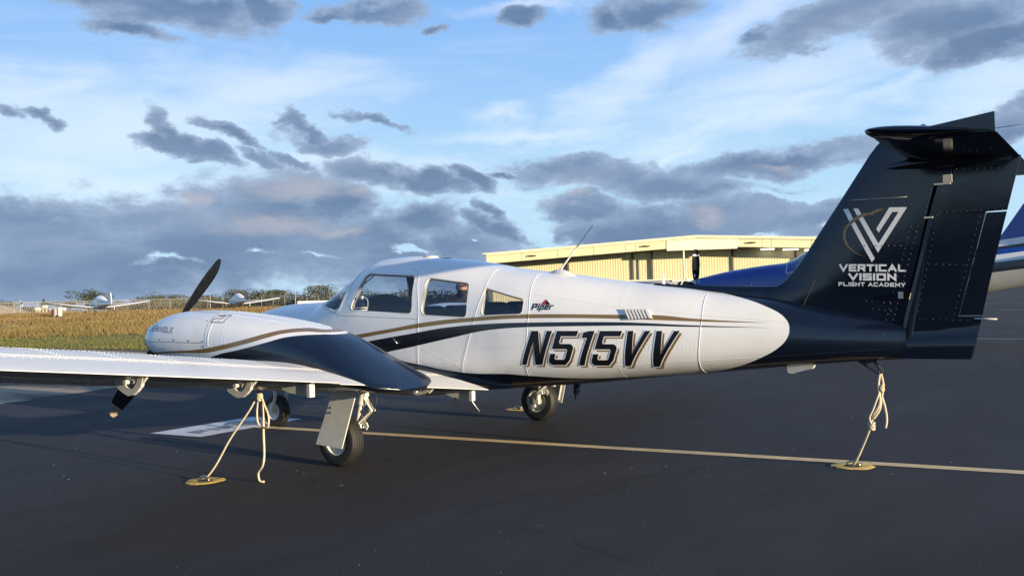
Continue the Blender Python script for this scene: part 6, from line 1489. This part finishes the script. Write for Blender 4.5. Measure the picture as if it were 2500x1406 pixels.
# own axes: faces -y, hands forward on the engine cowl
man = thing('person', 'bearded person in black top and dark glasses leaning on the far engine behind the cabin', 'person', (-1.94, 2.80, 0), math.radians(38))
J = [(0, 0, .92, .125, .10), (0, -.01, 1.08, .14, .105), (0, -.03, 1.24, .165, .115), (0, -.045, 1.34, .12, .09), (0, -.065, 1.41, .058, .055), (0, -.085, 1.47, .052, .052),
     (-.185, -.045, 1.315, .068, .065), (-.265, -.10, 1.13, .052, .05), (-.17, -.34, 1.215, .040, .038), (.185, -.045, 1.315, .068, .065), (.265, -.10, 1.13, .052, .05), (.17, -.34, 1.215, .040, .038),
     (-.095, 0, .86, .098, .10), (-.105, -.03, .50, .066, .07), (-.11, .01, .12, .046, .05), (-.11, -.10, .045, .042, .032), (.095, 0, .86, .098, .10), (.105, -.02, .50, .066, .07), (.11, .03, .12, .046, .05), (.11, -.08, .045, .042, .032)]
Bn = [(0, 1), (1, 2), (2, 3), (3, 4), (4, 5), (3, 6), (6, 7), (7, 8), (3, 9), (9, 10), (10, 11), (0, 12), (12, 13), (13, 14), (14, 15), (0, 16), (16, 17), (17, 18), (18, 19)]
body = skinned('body', J, Bn, M['black_cloth'], man)
V = []
for i, u in enumerate(np.linspace(0, math.pi, 18)):
    for q in np.linspace(0, 2 * math.pi, 22, endpoint=False):
        x, y, z = .074 * math.sin(u) * math.cos(q), .094 * math.sin(u) * math.sin(q), .118 * math.cos(u)
        if y < 0: y += -.018 * math.exp(-((x / .016) ** 2) - (((z + .012) / .024) ** 2)); y += .010 * math.exp(-(((abs(x) - .03) / .016) ** 2) - (((z - .018) / .016) ** 2))
        if z < -.05: x *= 1 - 1.6 * (-.05 - z); y = y * (1 - .6 * (-.05 - z)) - .012 * min(1, (-.05 - z) / .04)
        V.append((x, y - .10, 1.548 + z))
head = mk('head', V, grid_faces(18, 22, True), M['skin'], man)
V2 = [(x * 1.07, (y + .10) * 1.07 - .10 + .004, (z - 1.548) * 1.06 + 1.548 + .004) for x, y, z in V]; F2 = [f for f in grid_faces(18, 22, True) if all((V[i][2] - 1.548 > .045) or ((V[i][1] + .10) > .025 and V[i][2] - 1.548 > -.07) for i in f)]; mk('hair', V2, F2, M['hair'], head)
V3 = [(x * 1.06, (y + .10) * 1.07 - .10, (z - 1.548) * 1.05 + 1.548) for x, y, z in V]; F3 = [f for f in grid_faces(18, 22, True) if all(V[i][2] - 1.548 < -.032 and (V[i][1] + .10) < .03 for i in f)]; mk('beard', V3, F3, M['hair'], head)
g = Geo()
for sx in (-1, 1): g.prism([(sx * .006, 1.552), (sx * .05, 1.556), (sx * .052, 1.578), (sx * .008, 1.582)], -.205, -.196); g.tube([(sx * .052, -.198, 1.572), (sx * .077, -.10, 1.57)], .0035, 5); g.box((sx * .076, -.09, 1.55), (.016, .03, .055))
g.tube([(-.01, -.203, 1.574), (.01, -.203, 1.574)], .003, 5); g.make('sunglasses', M['seal'], head)
for sx in (-1, 1):
    jj = [(sx * .17, -.33, 1.215, .030, .027), (sx * .155, -.40, 1.235, .034, .022), (sx * .145, -.455, 1.235, .037, .017)]; bb = [(0, 1), (1, 2)]
    for k, (dx, ln) in enumerate(((-.028, .065), (-.010, .076), (.009, .071), (.026, .056))):
        b = len(jj); px = sx * .145 + dx; jj += [(px, -.475, 1.234, .010), (px + dx * .15, -.475 - ln * .55, 1.230, .0092), (px + dx * .2, -.475 - ln, 1.214, .0078)]; bb += [(2, b), (b, b + 1), (b + 1, b + 2)]
    b = len(jj); jj += [(sx * .118, -.42, 1.228, .012), (sx * .098, -.455, 1.220, .010), (sx * .093, -.485, 1.212, .0085)]; bb += [(1, b), (b, b + 1), (b + 1, b + 2)]
    skinned('hand', jj, bb, M['skin'], man)
